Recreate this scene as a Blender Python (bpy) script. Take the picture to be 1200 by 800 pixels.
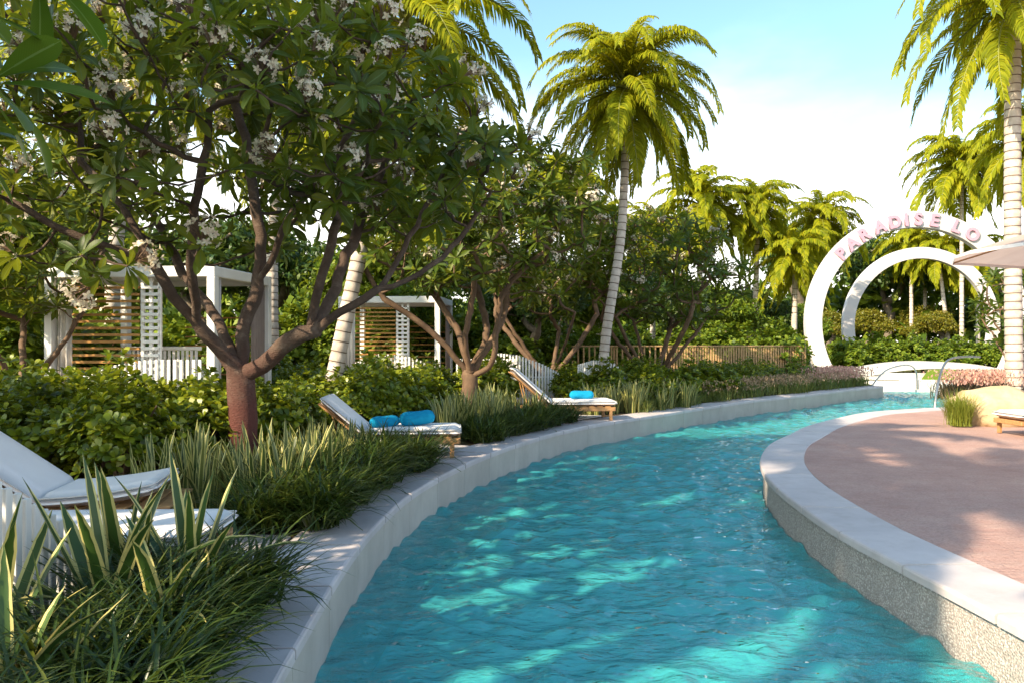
import bpy, math, random
import numpy as np
from mathutils import Vector, Matrix
from mathutils.geometry import tessellate_polygon

R = math.radians
rng = np.random.default_rng(7)
random.seed(7)
for o in list(bpy.data.objects):
    bpy.data.objects.remove(o)
scene = bpy.context.scene
col = scene.collection

# ------------------------------------------------------------------ camera
CH, F = 1.6, 900.0                       # eye height (m), focal length in photo pixels (1200 wide)
cam = bpy.data.cameras.new('camera')
cam.lens = 36.0 * F / 1200.0
cam.sensor_width = 36.0
cam.clip_start = 0.05
cam.clip_end = 3000
camo = bpy.data.objects.new('camera', cam)
col.objects.link(camo)
camo.location = (0, 0, CH)
camo.rotation_euler = (R(90), 0, 0)
scene.camera = camo

# ------------------------------------------------------------------ sky, sun, exposure
SUN_AZ, SUN_EL = 229.0, 33.0
w = bpy.data.worlds.new('World')
scene.world = w
w.use_nodes = True
nt = w.node_tree
nt.nodes.clear()
out = nt.nodes.new('ShaderNodeOutputWorld')
bg = nt.nodes.new('ShaderNodeBackground')
sky = nt.nodes.new('ShaderNodeTexSky')
sky.sky_type = 'NISHITA'
sky.sun_disc = False
sky.sun_elevation = R(SUN_EL)
sky.sun_rotation = R(SUN_AZ)
sky.air_density = 1.0
sky.dust_density = 1.6
sky.ozone_density = 0.3
geo = nt.nodes.new('ShaderNodeTexCoord')
sep = nt.nodes.new('ShaderNodeSeparateXYZ')
nt.links.new(geo.outputs['Generated'], sep.inputs[0])
# thin high cloud: stretched noise over the whole dome, thicker towards the horizon
mp = nt.nodes.new('ShaderNodeMapping')
mp.inputs['Scale'].default_value = (1.3, 1.3, 3.2)
nt.links.new(geo.outputs['Generated'], mp.inputs[0])
nz = nt.nodes.new('ShaderNodeTexNoise')
nz.inputs['Scale'].default_value = 1.7
nz.inputs['Detail'].default_value = 6
nz.inputs['Roughness'].default_value = 0.52
nt.links.new(mp.outputs[0], nz.inputs[0])
mr = nt.nodes.new('ShaderNodeMapRange')
mr.inputs['From Min'].default_value = 0.02
mr.inputs['From Max'].default_value = 0.44
mr.inputs['To Min'].default_value = 0.62
mr.inputs['To Max'].default_value = -0.50
nt.links.new(sep.outputs['Z'], mr.inputs['Value'])
ad = nt.nodes.new('ShaderNodeMath')
ad.operation = 'ADD'
nt.links.new(nz.outputs['Fac'], ad.inputs[0])
nt.links.new(mr.outputs[0], ad.inputs[1])
cr = nt.nodes.new('ShaderNodeMapRange')
cr.interpolation_type = 'SMOOTHSTEP'
cr.inputs['From Min'].default_value = 0.25
cr.inputs['From Max'].default_value = 0.92
cr.inputs['To Max'].default_value = 0.78
nt.links.new(ad.outputs[0], cr.inputs['Value'])
mixc = nt.nodes.new('ShaderNodeMix')
mixc.data_type = 'RGBA'
mixc.inputs['B'].default_value = (5.6, 5.1, 4.7, 1)
nt.links.new(cr.outputs[0], mixc.inputs['Factor'])
tint = nt.nodes.new('ShaderNodeMix')
tint.data_type = 'RGBA'
tint.blend_type = 'MULTIPLY'
tint.inputs['Factor'].default_value = 1.0
tint.inputs['B'].default_value = (0.66, 0.80, 0.78, 1)
nt.links.new(sky.outputs[0], tint.inputs['A'])
nt.links.new(tint.outputs['Result'], mixc.inputs['A'])
nt.links.new(mixc.outputs['Result'], bg.inputs['Color'])
bg.inputs['Strength'].default_value = 0.15
nt.links.new(bg.outputs[0], out.inputs[0])

sun = bpy.data.lights.new('sun', 'SUN')
sun.energy = 3.3
sun.angle = R(0.5)
sun.color = (1.0, 0.83, 0.58)
suno = bpy.data.objects.new('sun', sun)
col.objects.link(suno)
sd = Vector((math.sin(R(SUN_AZ)) * math.cos(R(SUN_EL)), math.cos(R(SUN_AZ)) * math.cos(R(SUN_EL)), math.sin(R(SUN_EL))))
suno.rotation_euler = sd.to_track_quat('Z', 'Y').to_euler()
suno.location = sd * 40

scene.view_settings.view_transform = 'Standard'
scene.view_settings.look = 'None'
scene.view_settings.gamma = 1
scene.view_settings.exposure = 1.62
scene.render.engine = 'CYCLES'
scene.cycles.max_bounces = 8
scene.cycles.transparent_max_bounces = 12
scene.cycles.transmission_bounces = 6
scene.cycles.use_denoising = True
scene.cycles.caustics_refractive = False
scene.cycles.caustics_reflective = False
scene.cycles.sample_clamp_indirect = 6

# ------------------------------------------------------------------ helpers
def G(px, py, z=0.0):
    """photo pixel on a level plane -> point in the place"""
    d = F * (CH - z) / (py - 400.0)
    return np.array(((px - 600.0) / F * d, d, z))
def P(px, py, d):
    return np.array(((px - 600.0) / F * d, d, CH - (py - 400.0) / F * d))

class MB:
    def __init__(self):
        self.V, self.L, self.F, self.n = [], [], [], 0
    def add(self, V, faces, mat=0, leaf=None):
        V = np.asarray(V, dtype=np.float64).reshape(-1, 3)
        self.V.append(V)
        self.L.append(np.zeros((len(V), 3)) if leaf is None else np.asarray(leaf).reshape(-1, 3))
        if isinstance(faces, np.ndarray):
            faces = [faces]
        elif len(faces) and not isinstance(faces[0], np.ndarray):
            by = {}
            for f in faces:
                by.setdefault(len(f), []).append(f)
            faces = [np.array(v) for v in by.values()]
        for f in faces:
            self.F.append((f + self.n, np.full(len(f), mat) if np.isscalar(mat) else np.asarray(mat)))
        self.n += len(V)
    def box(self, c, s, rz=0.0, mat=0, M=None):
        c = np.asarray(c, float)
        h = np.asarray(s, float) / 2
        V = np.array([[x, y, z] for z in (-1, 1) for y in (-1, 1) for x in (-1, 1)]) * h
        if M is not None:
            V = V @ np.asarray(M).T
        elif rz:
            ca, sa = math.cos(rz), math.sin(rz)
            V = V @ np.array([[ca, sa, 0], [-sa, ca, 0], [0, 0, 1]])
        self.add(V + c, np.array([[0, 2, 3, 1], [4, 5, 7, 6], [0, 1, 5, 4], [2, 6, 7, 3], [0, 4, 6, 2], [1, 3, 7, 5]]), mat)
    def cbox(self, c, s, b=0.01, M=None, rz=0.0, mat=0):
        """box with chamfered edges"""
        h = np.asarray(s, float) / 2
        b = min(b, h.min() * 0.45)
        V, idx = [], {}
        for sx in (-1, 1):
            for sy in (-1, 1):
                for sz in (-1, 1):
                    for ax in range(3):
                        p = np.array([sx, sy, sz]) * (h - b)
                        p[ax] += (sx, sy, sz)[ax] * b
                        idx[(sx, sy, sz, ax)] = len(V)
                        V.append(p)
        Fc = []
        for ax in range(3):
            o1, o2 = [(1, 2), (2, 0), (0, 1)][ax]
            for s_ in (-1, 1):
                ring = []
                for a, bb in ((-1, -1), (1, -1), (1, 1), (-1, 1)):
                    k = [0, 0, 0]
                    k[ax] = s_
                    k[o1] = a
                    k[o2] = bb
                    ring.append(idx[(k[0], k[1], k[2], ax)])
                Fc.append(ring if s_ > 0 else ring[::-1])
        for ax in range(3):
            o1, o2 = [(1, 2), (2, 0), (0, 1)][ax]
            for a in (-1, 1):
                for bb in (-1, 1):
                    k0 = [0, 0, 0]
                    k1 = [0, 0, 0]
                    k0[ax], k1[ax] = -1, 1
                    k0[o1] = k1[o1] = a
                    k0[o2] = k1[o2] = bb
                    q = [idx[(*k0, o1)], idx[(*k1, o1)], idx[(*k1, o2)], idx[(*k0, o2)]]
                    Fc.append(q if a * bb < 0 else q[::-1])
        for sx in (-1, 1):
            for sy in (-1, 1):
                for sz in (-1, 1):
                    t = [idx[(sx, sy, sz, k)] for k in range(3)]
                    Fc.append(t if sx * sy * sz > 0 else t[::-1])
        V = np.array(V)
        if M is not None:
            V = V @ np.asarray(M).T
        elif rz:
            ca, sa = math.cos(rz), math.sin(rz)
            V = V @ np.array([[ca, sa, 0], [-sa, ca, 0], [0, 0, 1]])
        self.add(V + np.asarray(c, float), Fc, mat)
    def tube(self, path, rad, sides=8, mat=0, cap=True, lv=None):
        path = np.asarray(path, float)
        n = len(path)
        rad = np.full(n, rad) if np.isscalar(rad) else np.asarray(rad, float)
        T = np.gradient(path, axis=0)
        T /= np.linalg.norm(T, axis=1)[:, None] + 1e-12
        u = np.cross(T[0], [0.31, 0.17, 0.93])
        if np.linalg.norm(u) < 1e-3:
            u = np.cross(T[0], [1, 0, 0])
        u /= np.linalg.norm(u)
        a = np.arange(sides) / sides * 2 * math.pi
        V = []
        for i in range(n):
            u = u - T[i] * np.dot(u, T[i])
            u /= np.linalg.norm(u) + 1e-12
            v = np.cross(T[i], u)
            V.append(path[i] + rad[i] * (np.cos(a)[:, None] * u + np.sin(a)[:, None] * v))
        V = np.concatenate(V)
        i = np.arange(n - 1)[:, None] * sides
        j = np.arange(sides)[None, :]
        jn = (j + 1) % sides
        Q = np.stack([i + j, i + jn, i + sides + jn, i + sides + j], -1).reshape(-1, 4)
        m = mat if np.isscalar(mat) else np.repeat(np.asarray(mat), sides)
        self.add(V, Q, m)
        if cap:
            self.add(V[:sides], [list(range(sides))[::-1]], 0 if not np.isscalar(mat) else mat)
            self.add(V[-sides:], [list(range(sides))], 0 if not np.isscalar(mat) else mat)
    def inst(self, T, Ms, Os, rnd, mat=0):
        """template T=(V, faces, luv) placed by matrices Ms (m,3,3) and origins Os (m,3)"""
        V, Fq, luv = T
        m, k = len(Os), len(V)
        W = np.einsum('mij,kj->mki', Ms, V) + Os[:, None, :]
        leaf = np.empty((m, k, 3))
        leaf[:, :, :2] = luv[None]
        leaf[:, :, 2] = np.asarray(rnd)[:, None]
        off = (np.arange(m) * k)[:, None, None]
        self.add(W.reshape(-1, 3), [(f[None] + off).reshape(-1, f.shape[1]) for f in Fq], mat, leaf.reshape(-1, 3))
    def mesh(self, name, mats, smooth=False, attr=False):
        me = bpy.data.meshes.new(name)
        V = np.concatenate(self.V)
        me.vertices.add(len(V))
        me.vertices.foreach_set('co', V.ravel())
        tot = np.concatenate([np.full(len(f), f.shape[1]) for f, _ in self.F])
        loops = np.concatenate([f.ravel() for f, _ in self.F])
        me.loops.add(len(loops))
        me.loops.foreach_set('vertex_index', loops)
        me.polygons.add(len(tot))
        me.polygons.foreach_set('loop_start', np.concatenate([[0], np.cumsum(tot)[:-1]]))
        me.polygons.foreach_set('loop_total', tot)
        me.polygons.foreach_set('material_index', np.concatenate([m for _, m in self.F]))
        me.polygons.foreach_set('use_smooth', np.full(len(tot), smooth))
        if attr:
            a = me.attributes.new('leaf', 'FLOAT_VECTOR', 'POINT')
            a.data.foreach_set('vector', np.concatenate(self.L).ravel())
        for m in (mats if isinstance(mats, (list, tuple)) else [mats]):
            me.materials.append(m)
        me.update(calc_edges=True)
        me.validate()
        return me
    def build(self, name, mats, parent=None, smooth=False, attr=False):
        return link(name, self.mesh(name, mats, smooth, attr), parent)

def link(name, me, parent=None, loc=None, M=None):
    o = bpy.data.objects.new(name, me)
    col.objects.link(o)
    o.parent = parent
    if M is not None:
        o.matrix_local = M
    if loc is not None:
        o.location = loc
    return o
def tag(o, label=None, cat=None, group=None, kind=None):
    if label: o['label'] = label
    if cat: o['category'] = cat
    if group: o['group'] = group
    if kind: o['kind'] = kind
    return o
def empty(name, loc=(0, 0, 0), rz=0.0):
    o = bpy.data.objects.new(name, None)
    col.objects.link(o)
    o.location = loc
    o.rotation_euler = (0, 0, rz)
    o.empty_display_size = 0.2
    return o
def copy_tree(o, parent=None):
    c = o.copy()
    col.objects.link(c)
    c.parent = parent
    for ch in o.children:
        copy_tree(ch, c)
    return c
def unit(v):
    v = np.asarray(v, float)
    return v / (np.linalg.norm(v, axis=-1, keepdims=True) + 1e-12)
def frames(d, n):
    """matrices whose y axis is d and whose z axis is near n"""
    d = unit(d)
    x = unit(np.cross(d, n))
    z = np.cross(x, d)
    return np.stack([x, d, z], -1)
def spline(pts, n):
    """Catmull-Rom through pts, n samples evenly along its length"""
    p = np.asarray(pts, float)
    p = np.vstack([2 * p[0] - p[1], p, 2 * p[-1] - p[-2]])
    o = []
    for i in range(1, len(p) - 2):
        t = np.linspace(0, 1, 24, endpoint=False)[:, None]
        a, b, c, d = p[i - 1], p[i], p[i + 1], p[i + 2]
        o.append(0.5 * (2 * b + (c - a) * t + (2 * a - 5 * b + 4 * c - d) * t ** 2 + (3 * b - a - 3 * c + d) * t ** 3))
    o = np.vstack(o + [p[-2][None]])
    s = np.concatenate([[0], np.cumsum(np.linalg.norm(np.diff(o, axis=0), axis=1))])
    q = np.linspace(0, s[-1], n)
    return np.stack([np.interp(q, s, o[:, k]) for k in range(p.shape[1])], -1)

# ------------------------------------------------------------------ materials
class N:
    def __init__(self, name):
        self.m = bpy.data.materials.new(name)
        self.m.use_nodes = True
        self.t = self.m.node_tree
        self.t.nodes.clear()
        self.out = self.t.nodes.new('ShaderNodeOutputMaterial')
    def n(self, typ, **kw):
        x = self.t.nodes.new(typ)
        for k, v in kw.items():
            if k in x.inputs:
                x.inputs[k].default_value = v
            else:
                setattr(x, k, v)
        return x
    def l(self, a, b):
        self.t.links.new(a, b)
    def ramp(self, fac, stops):
        r = self.n('ShaderNodeValToRGB')
        e = r.color_ramp.elements
        while len(e) < len(stops):
            e.new(0.5)
        for k, (p, c) in enumerate(stops):
            e[k].position = p
            e[k].color = (*c, 1)
        self.l(fac, r.inputs[0])
        return r.outputs[0]
    def noise(self, scale, detail=4, rough=0.55, coord='Object', stretch=None):
        tc = self.n('ShaderNodeTexCoord')
        src = tc.outputs[coord]
        if stretch:
            mp = self.n('ShaderNodeMapping')
            mp.inputs['Scale'].default_value = stretch
            self.l(src, mp.inputs[0])
            src = mp.outputs[0]
        x = self.n('ShaderNodeTexNoise', Scale=scale, Detail=detail, Roughness=rough)
        self.l(src, x.inputs['Vector'])
        return x.outputs['Fac']
    def math(self, op, a, b=None, c=None):
        x = self.n('ShaderNodeMath', operation=op)
        for k, v in enumerate((a, b, c)):
            if v is None: continue
            if isinstance(v, (int, float)): x.inputs[k].default_value = v
            else: self.l(v, x.inputs[k])
        return x.outputs[0]
    def mix(self, fac, a, b, mode='MIX'):
        x = self.n('ShaderNodeMix', data_type='RGBA', blend_type=mode)
        for k, v in (('Factor', fac), ('A', a), ('B', b)):
            if isinstance(v, (int, float)): x.inputs[k].default_value = v
            elif isinstance(v, tuple): x.inputs[k].default_value = (*v, 1)
            else: self.l(v, x.inputs[k])
        return x.outputs['Result']
    def bump(self, h, strength=0.3, dist=0.02):
        b = self.n('ShaderNodeBump', Strength=strength, Distance=dist)
        self.l(h, b.inputs['Height'])
        return b.outputs[0]
    def principled(self, color, rough=0.6, normal=None, spec=0.5, metal=0.0):
        p = self.n('ShaderNodeBsdfPrincipled', Metallic=metal)
        p.inputs['Specular IOR Level'].default_value = spec
        if isinstance(color, tuple): p.inputs['Base Color'].default_value = (*color, 1)
        else: self.l(color, p.inputs['Base Color'])
        if isinstance(rough, (int, float)): p.inputs['Roughness'].default_value = rough
        else: self.l(rough, p.inputs['Roughness'])
        if normal is not None: self.l(normal, p.inputs['Normal'])
        return p.outputs[0]
    def done(self, s):
        self.l(s, self.out.inputs[0])
        return self.m

def mat_plain(name, c1, c2, scale=6, rough=0.6, bump=0.15, bscale=60, spec=0.4, stretch=None, metal=0.0):
    m = N(name)
    f = m.noise(scale, 5, 0.6, stretch=stretch)
    c = m.ramp(f, [(0.3, c1), (0.7, c2)])
    nb = m.bump(m.noise(bscale, 3, stretch=stretch), bump, 0.01) if bump else None
    return m.done(m.principled(c, rough, nb, spec, metal))

def mat_leaf(name, stops, trans=0.3, tcol=None, rough=0.42, midrib=None, margin=None, spec=0.45, tip=None, veins=False, bump=False):
    m = N(name)
    at = m.n('ShaderNodeAttribute', attribute_name='leaf')
    sp = m.n('ShaderNodeSeparateXYZ')
    m.l(at.outputs['Vector'], sp.inputs[0])
    oi = m.n('ShaderNodeObjectInfo')
    fac = m.math('FRACT', m.math('ADD', sp.outputs['Z'], oi.outputs['Random']))
    c = m.ramp(fac, stops)
    au = m.math('ABSOLUTE', sp.outputs['X'])
    if tip:
        c = m.mix(m.math('MULTIPLY', m.math('SMOOTH_MIN', sp.outputs['Y'], 1.0, 0.1), tip[0]), c, tip[1])
    if veins:
        ph = m.math('SUBTRACT', m.math('MULTIPLY', sp.outputs['Y'], 26.0), m.math('MULTIPLY', au, 5.0))
        vv = m.math('LESS_THAN', m.math('FRACT', ph), 0.13)
        c = m.mix(m.math('MULTIPLY', vv, 0.4), c, (0.16, 0.25, 0.06))
    if midrib:
        c = m.mix(m.math('LESS_THAN', au, midrib[0]), c, midrib[1])
    if margin:
        nn = m.noise(9.0, 2)
        th = m.math('ADD', margin[0] - 0.1, m.math('MULTIPLY', nn, 0.2))
        c = m.mix(m.math('GREATER_THAN', au, th), c, margin[1])
    p = m.principled(c, rough, None, spec)
    if trans:
        tr = m.n('ShaderNodeBsdfTranslucent')
        if tcol:
            m.l(m.mix(0.65, c, tcol), tr.inputs[0])
        else:
            m.l(c, tr.inputs[0])
        mx = m.n('ShaderNodeMixShader')
        mx.inputs[0].default_value = trans
        m.l(p, mx.inputs[1])
        m.l(tr.outputs[0], mx.inputs[2])
        p = mx.outputs[0]
    return m.done(p)

M = {}
M['plumeria'] = mat_leaf('plumeria_leaf', [(0, (0.024, 0.050, 0.007)), (0.45, (0.055, 0.095, 0.009)), (0.8, (0.105, 0.145, 0.012)), (1, (0.18, 0.19, 0.02))], 0.38, (0.34, 0.36, 0.02), 0.46, spec=0.3, midrib=(0.10, (0.10, 0.16, 0.05)))
M['plumeria_near'] = mat_leaf('plumeria_near_leaf', [(0, (0.04, 0.085, 0.012)), (0.6, (0.07, 0.13, 0.016)), (1, (0.12, 0.17, 0.02))], 0.45, (0.26, 0.36, 0.02), 0.34, midrib=(0.075, (0.22, 0.29, 0.10)), veins=True)
M['petal'] = mat_leaf('petal', [(0, (0.62, 0.50, 0.40)), (0.5, (0.74, 0.65, 0.50)), (1, (0.80, 0.76, 0.60))], 0.3, None, 0.5)
M['palm'] = mat_leaf('palm_leaflet', [(0, (0.13, 0.17, 0.008)), (0.5, (0.24, 0.27, 0.010)), (1, (0.38, 0.36, 0.014))], 0.45, (0.62, 0.56, 0.02), 0.6, spec=0.15)
M['palm_rachis'] = mat_plain('palm_rachis', (0.16, 0.18, 0.03), (0.24, 0.24, 0.05), 8, 0.5, 0)
M['clusia'] = mat_leaf('clusia_leaf', [(0, (0.045, 0.080, 0.008)), (0.5, (0.12, 0.175, 0.010)), (1, (0.30, 0.32, 0.018))], 0.3, (0.36, 0.38, 0.02), 0.36, spec=0.45)
M['hedge'] = mat_leaf('hedge_leaf', [(0, (0.05, 0.10, 0.010)), (0.5, (0.11, 0.17, 0.013)), (1, (0.20, 0.25, 0.02))], 0.3, (0.34, 0.38, 0.02), 0.48, spec=0.3)
M['broad'] = mat_leaf('broadleaf', [(0, (0.03, 0.07, 0.016)), (0.5, (0.05, 0.10, 0.02)), (1, (0.09, 0.13, 0.02))], 0.25, (0.2, 0.26, 0.03), 0.45)
M['golden'] = mat_leaf('golden_leaf', [(0, (0.10, 0.12, 0.012)), (0.5, (0.16, 0.16, 0.014)), (1, (0.24, 0.19, 0.018))], 0.3, (0.4, 0.34, 0.02), 0.45)
M['agave'] = mat_leaf('agave_leaf', [(0, (0.03, 0.07, 0.014)), (1, (0.06, 0.11, 0.02))], 0.15, None, 0.38, margin=(0.62, (0.58, 0.50, 0.18)))
M['snake'] = mat_leaf('snake_leaf', [(0, (0.05, 0.085, 0.022)), (0.6, (0.09, 0.125, 0.03)), (1, (0.15, 0.165, 0.04))], 0.2, None, 0.4, margin=(0.58, (0.46, 0.43, 0.15)))
M['grass'] = mat_leaf('mondo_blade', [(0, (0.020, 0.042, 0.008)), (0.7, (0.045, 0.078, 0.012)), (1, (0.12, 0.14, 0.025))], 0.24, (0.14, 0.18, 0.02), 0.32)
M['fountain'] = mat_leaf('fountain_blade', [(0, (0.14, 0.20, 0.02)), (1, (0.28, 0.30, 0.04))], 0.35, (0.45, 0.45, 0.05), 0.5)
M['cover'] = mat_leaf('cover_blade', [(0, (0.05, 0.10, 0.02)), (0.6, (0.11, 0.15, 0.03)), (1, (0.2, 0.2, 0.05))], 0.3, (0.3, 0.3, 0.03), 0.5)
M['pink'] = mat_leaf('pink_plume', [(0, (0.50, 0.24, 0.20)), (0.6, (0.62, 0.36, 0.30)), (1, (0.65, 0.45, 0.32))], 0.35, None, 0.7)
M['tan_plume'] = mat_leaf('tan_plume', [(0, (0.30, 0.20, 0.11)), (1, (0.46, 0.32, 0.20))], 0.35, None, 0.7)
M['purple'] = mat_leaf('purple_leaf', [(0, (0.03, 0.03, 0.015)), (1, (0.09, 0.06, 0.03))], 0.2, None, 0.45)

def mat_bark(name, c1, c2, c3):
    m = N(name)
    f = m.noise(5, 6, 0.65)
    f2 = m.noise(26, 4, 0.6, stretch=(1, 1, 3))
    c = m.ramp(f, [(0.3, c1), (0.55, c2), (0.75, c3)])
    c = m.mix(m.math('MULTIPLY', f2, 0.5), c, c1)
    return m.done(m.principled(c, 0.75, m.bump(f2, 0.5, 0.02), 0.25))
M['bark'] = mat_bark('plumeria_bark', (0.09, 0.058, 0.038), (0.17, 0.105, 0.066), (0.28, 0.18, 0.11))
m = N('red_footed_bark')
f = m.noise(5, 6, 0.65)
f2 = m.noise(30, 4, 0.6, stretch=(1, 1, 2.5))
c = m.ramp(f, [(0.3, (0.065, 0.045, 0.034)), (0.55, (0.125, 0.088, 0.066)), (0.75, (0.24, 0.19, 0.15))])
tc = m.n('ShaderNodeTexCoord')
sp = m.n('ShaderNodeSeparateXYZ')
m.l(tc.outputs['Object'], sp.inputs[0])
zz = m.math('ADD', sp.outputs['Z'], m.math('MULTIPLY', f, 0.7))
c = m.mix(m.ramp(m.math('MULTIPLY', zz, 0.4), [(0.42, (1, 1, 1)), (0.80, (0, 0, 0))]), c, (0.13, 0.042, 0.035))
c = m.mix(m.math('MULTIPLY', f2, 0.55), c, (0.06, 0.028, 0.022))
M['bark_red'] = m.done(m.principled(c, 0.78, m.bump(f2, 0.7, 0.03), 0.25))
M['bark_grey'] = mat_bark('grey_bark', (0.10, 0.08, 0.06), (0.20, 0.16, 0.12), (0.32, 0.27, 0.21))
M['palm_trunk'] = mat_plain('palm_trunk', (0.40, 0.33, 0.28), (0.62, 0.55, 0.49), 5, 0.8, 0.4, 40, 0.2)
M['palm_scar'] = mat_plain('palm_leaf_scar', (0.09, 0.065, 0.05), (0.2, 0.15, 0.12), 14, 0.9, 0.3, 50, 0.1)
M['crownshaft'] = mat_plain('crownshaft', (0.12, 0.15, 0.03), (0.2, 0.2, 0.05), 4, 0.5, 0.1)

def mat_concrete(name, c1, c2, speck=0.25, rough=0.7):
    m = N(name)
    oi = m.n('ShaderNodeObjectInfo')
    f = m.noise(2.2, 6, 0.6, 'Object')
    c = m.ramp(f, [(0.3, c1), (0.72, c2)])
    g = m.noise(90, 3, 0.6)
    c = m.mix(m.math('MULTIPLY', g, speck), c, tuple(x * 0.62 for x in c1))
    c = m.mix(m.math('MULTIPLY', oi.outputs['Random'], 0.3), c, tuple(x * 0.7 for x in c1))
    st = m.noise(3.5, 5, 0.7, stretch=(1, 1, 0.25))
    c = m.mix(m.math('MULTIPLY', m.ramp(st, [(0.5, (0, 0, 0)), (0.72, (1, 1, 1))]), 0.22), c, (0.24, 0.20, 0.16))
    return m.done(m.principled(c, rough, m.bump(g, 0.12, 0.01), 0.35))
M['coping'] = mat_concrete('coping_concrete', (0.50, 0.45, 0.46), (0.64, 0.585, 0.59))
M['wall'] = mat_concrete('wall_concrete', (0.44, 0.40, 0.36), (0.58, 0.53, 0.48), 0.3)
M['joint'] = mat_plain('joint_mortar', (0.18, 0.16, 0.14), (0.26, 0.24, 0.21), 20, 0.9, 0.2)

m = N('aggregate')
tc = m.n('ShaderNodeTexCoord')
vo = m.n('ShaderNodeTexVoronoi', Scale=70.0, feature='F1')
m.l(tc.outputs['Object'], vo.inputs['Vector'])
bw = m.n('ShaderNodeSeparateColor')
m.l(vo.outputs['Color'], bw.inputs[0])
c = m.ramp(bw.outputs[0], [(0, (0.32, 0.27, 0.25)), (0.4, (0.50, 0.44, 0.41)), (0.8, (0.56, 0.51, 0.48)), (1, (0.68, 0.63, 0.6))])
c = m.mix(m.ramp(vo.outputs['Distance'], [(0.35, (0, 0, 0)), (0.7, (1, 1, 1))]), c, (0.34, 0.30, 0.28))
M['aggregate'] = m.done(m.principled(c, 0.75, m.bump(m.math('SUBTRACT', 1.0, vo.outputs['Distance']), 0.7, 0.012), 0.3))

m = N('stamped_deck')
f = m.noise(1.1, 6, 0.62)
g = m.noise(5.0, 6, 0.7, stretch=(0.5, 1.6, 1))
h = m.noise(55, 4, 0.65)
c = m.ramp(f, [(0.3, (0.40, 0.235, 0.205)), (0.55, (0.48, 0.305, 0.265)), (0.75, (0.54, 0.37, 0.325))])
c = m.mix(m.ramp(g, [(0.42, (0, 0, 0)), (0.7, (0.55, 0.55, 0.55))]), c, (0.50, 0.36, 0.31))
c = m.mix(m.ramp(h, [(0.35, (0.5, 0.5, 0.5)), (0.55, (0, 0, 0))]), c, (0.27, 0.15, 0.125))
vo = m.n('ShaderNodeTexVoronoi', Scale=3.4, feature='DISTANCE_TO_EDGE')
tc = m.n('ShaderNodeTexCoord')
wv = m.n('ShaderNodeMix', data_type='RGBA', blend_type='ADD')
wv.inputs['Factor'].default_value = 0.12
nn_ = m.n('ShaderNodeTexNoise', Scale=6.0)
m.l(tc.outputs['Object'], nn_.inputs['Vector'])
m.l(tc.outputs['Object'], wv.inputs['A'])
m.l(nn_.outputs['Color'], wv.inputs['B'])
m.l(wv.outputs['Result'], vo.inputs['Vector'])
ed = m.ramp(vo.outputs['Distance'], [(0.0, (1, 1, 1)), (0.05, (0, 0, 0))])
c = m.mix(m.math('MULTIPLY', ed, 0.14), c, (0.24, 0.14, 0.12))
hb = m.math('SUBTRACT', m.math('ADD', m.math('MULTIPLY', g, 1.0), m.math('MULTIPLY', h, 0.45)), m.math('MULTIPLY', ed, 0.12))
M['deck'] = m.done(m.principled(c, 0.78, m.bump(hb, 0.8, 0.04), 0.3))

M['soil'] = mat_plain('soil', (0.05, 0.035, 0.022), (0.11, 0.08, 0.05), 3, 0.95, 0.6, 25, 0.1)
m = N('ground')
f = m.noise(0.35, 6, 0.6)
h = m.noise(18, 5, 0.7)
c = m.ramp(f, [(0.35, (0.06, 0.075, 0.02)), (0.6, (0.10, 0.10, 0.03)), (0.8, (0.17, 0.13, 0.07))])
c = m.mix(m.math('MULTIPLY', h, 0.6), c, (0.05, 0.05, 0.02))
M['ground'] = m.done(m.principled(c, 0.95, m.bump(h, 0.8, 0.06), 0.1))

M['white'] = mat_plain('white_paint', (0.72, 0.70, 0.68), (0.80, 0.785, 0.765), 3, 0.45, 0.05, 60)
M['ringwhite'] = mat_plain('arch_white', (0.56, 0.52, 0.52), (0.62, 0.58, 0.575), 1.2, 0.5, 0.05, 30)
M['letter'] = mat_plain('letter_pink', (0.46, 0.26, 0.35), (0.52, 0.31, 0.40), 3, 0.45, 0.0)
M['terrace'] = mat_plain('terrace_white', (0.54, 0.52, 0.50), (0.66, 0.64, 0.61), 2, 0.5, 0.1, 30)
M['cushion'] = mat_plain('cushion_fabric', (0.78, 0.73, 0.73), (0.84, 0.80, 0.795), 2.5, 0.8, 0.15, 160, 0.2)
M['curtain'] = mat_plain('curtain_fabric', (0.60, 0.56, 0.53), (0.68, 0.64, 0.61), 2, 0.85, 0.1, 120, 0.1)
M['curtain_dark'] = mat_plain('taupe_curtain', (0.24, 0.19, 0.17), (0.32, 0.26, 0.23), 2, 0.85, 0.1, 120, 0.1)
M['teak'] = mat_plain('teak', (0.34, 0.17, 0.07), (0.50, 0.28, 0.12), 4, 0.55, 0.2, 40, 0.35, stretch=(1, 8, 8))
M['slatwood'] = mat_plain('slat_wood', (0.30, 0.14, 0.035), (0.46, 0.23, 0.06), 5, 0.5, 0.15, 40, 0.35, stretch=(1, 9, 9))
M['bamboo'] = mat_plain('picket_wood', (0.40, 0.24, 0.11), (0.56, 0.37, 0.18), 5, 0.65, 0.2, 40, 0.3, stretch=(6, 6, 1))
M['blue'] = mat_plain('blue_towel', (0.006, 0.22, 0.42), (0.012, 0.30, 0.52), 6, 0.9, 0.5, 220, 0.1)
m = N('umbrella_fabric')
c = m.ramp(m.noise(2, 4), [(0.3, (0.62, 0.48, 0.42)), (0.7, (0.70, 0.56, 0.50))])
tr = m.n('ShaderNodeBsdfTranslucent')
m.l(c, tr.inputs[0])
mx = m.n('ShaderNodeMixShader')
mx.inputs[0].default_value = 0.45
m.l(m.principled(c, 0.85, m.bump(m.noise(150, 2), 0.1, 0.01), 0.1), mx.inputs[1])
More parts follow.
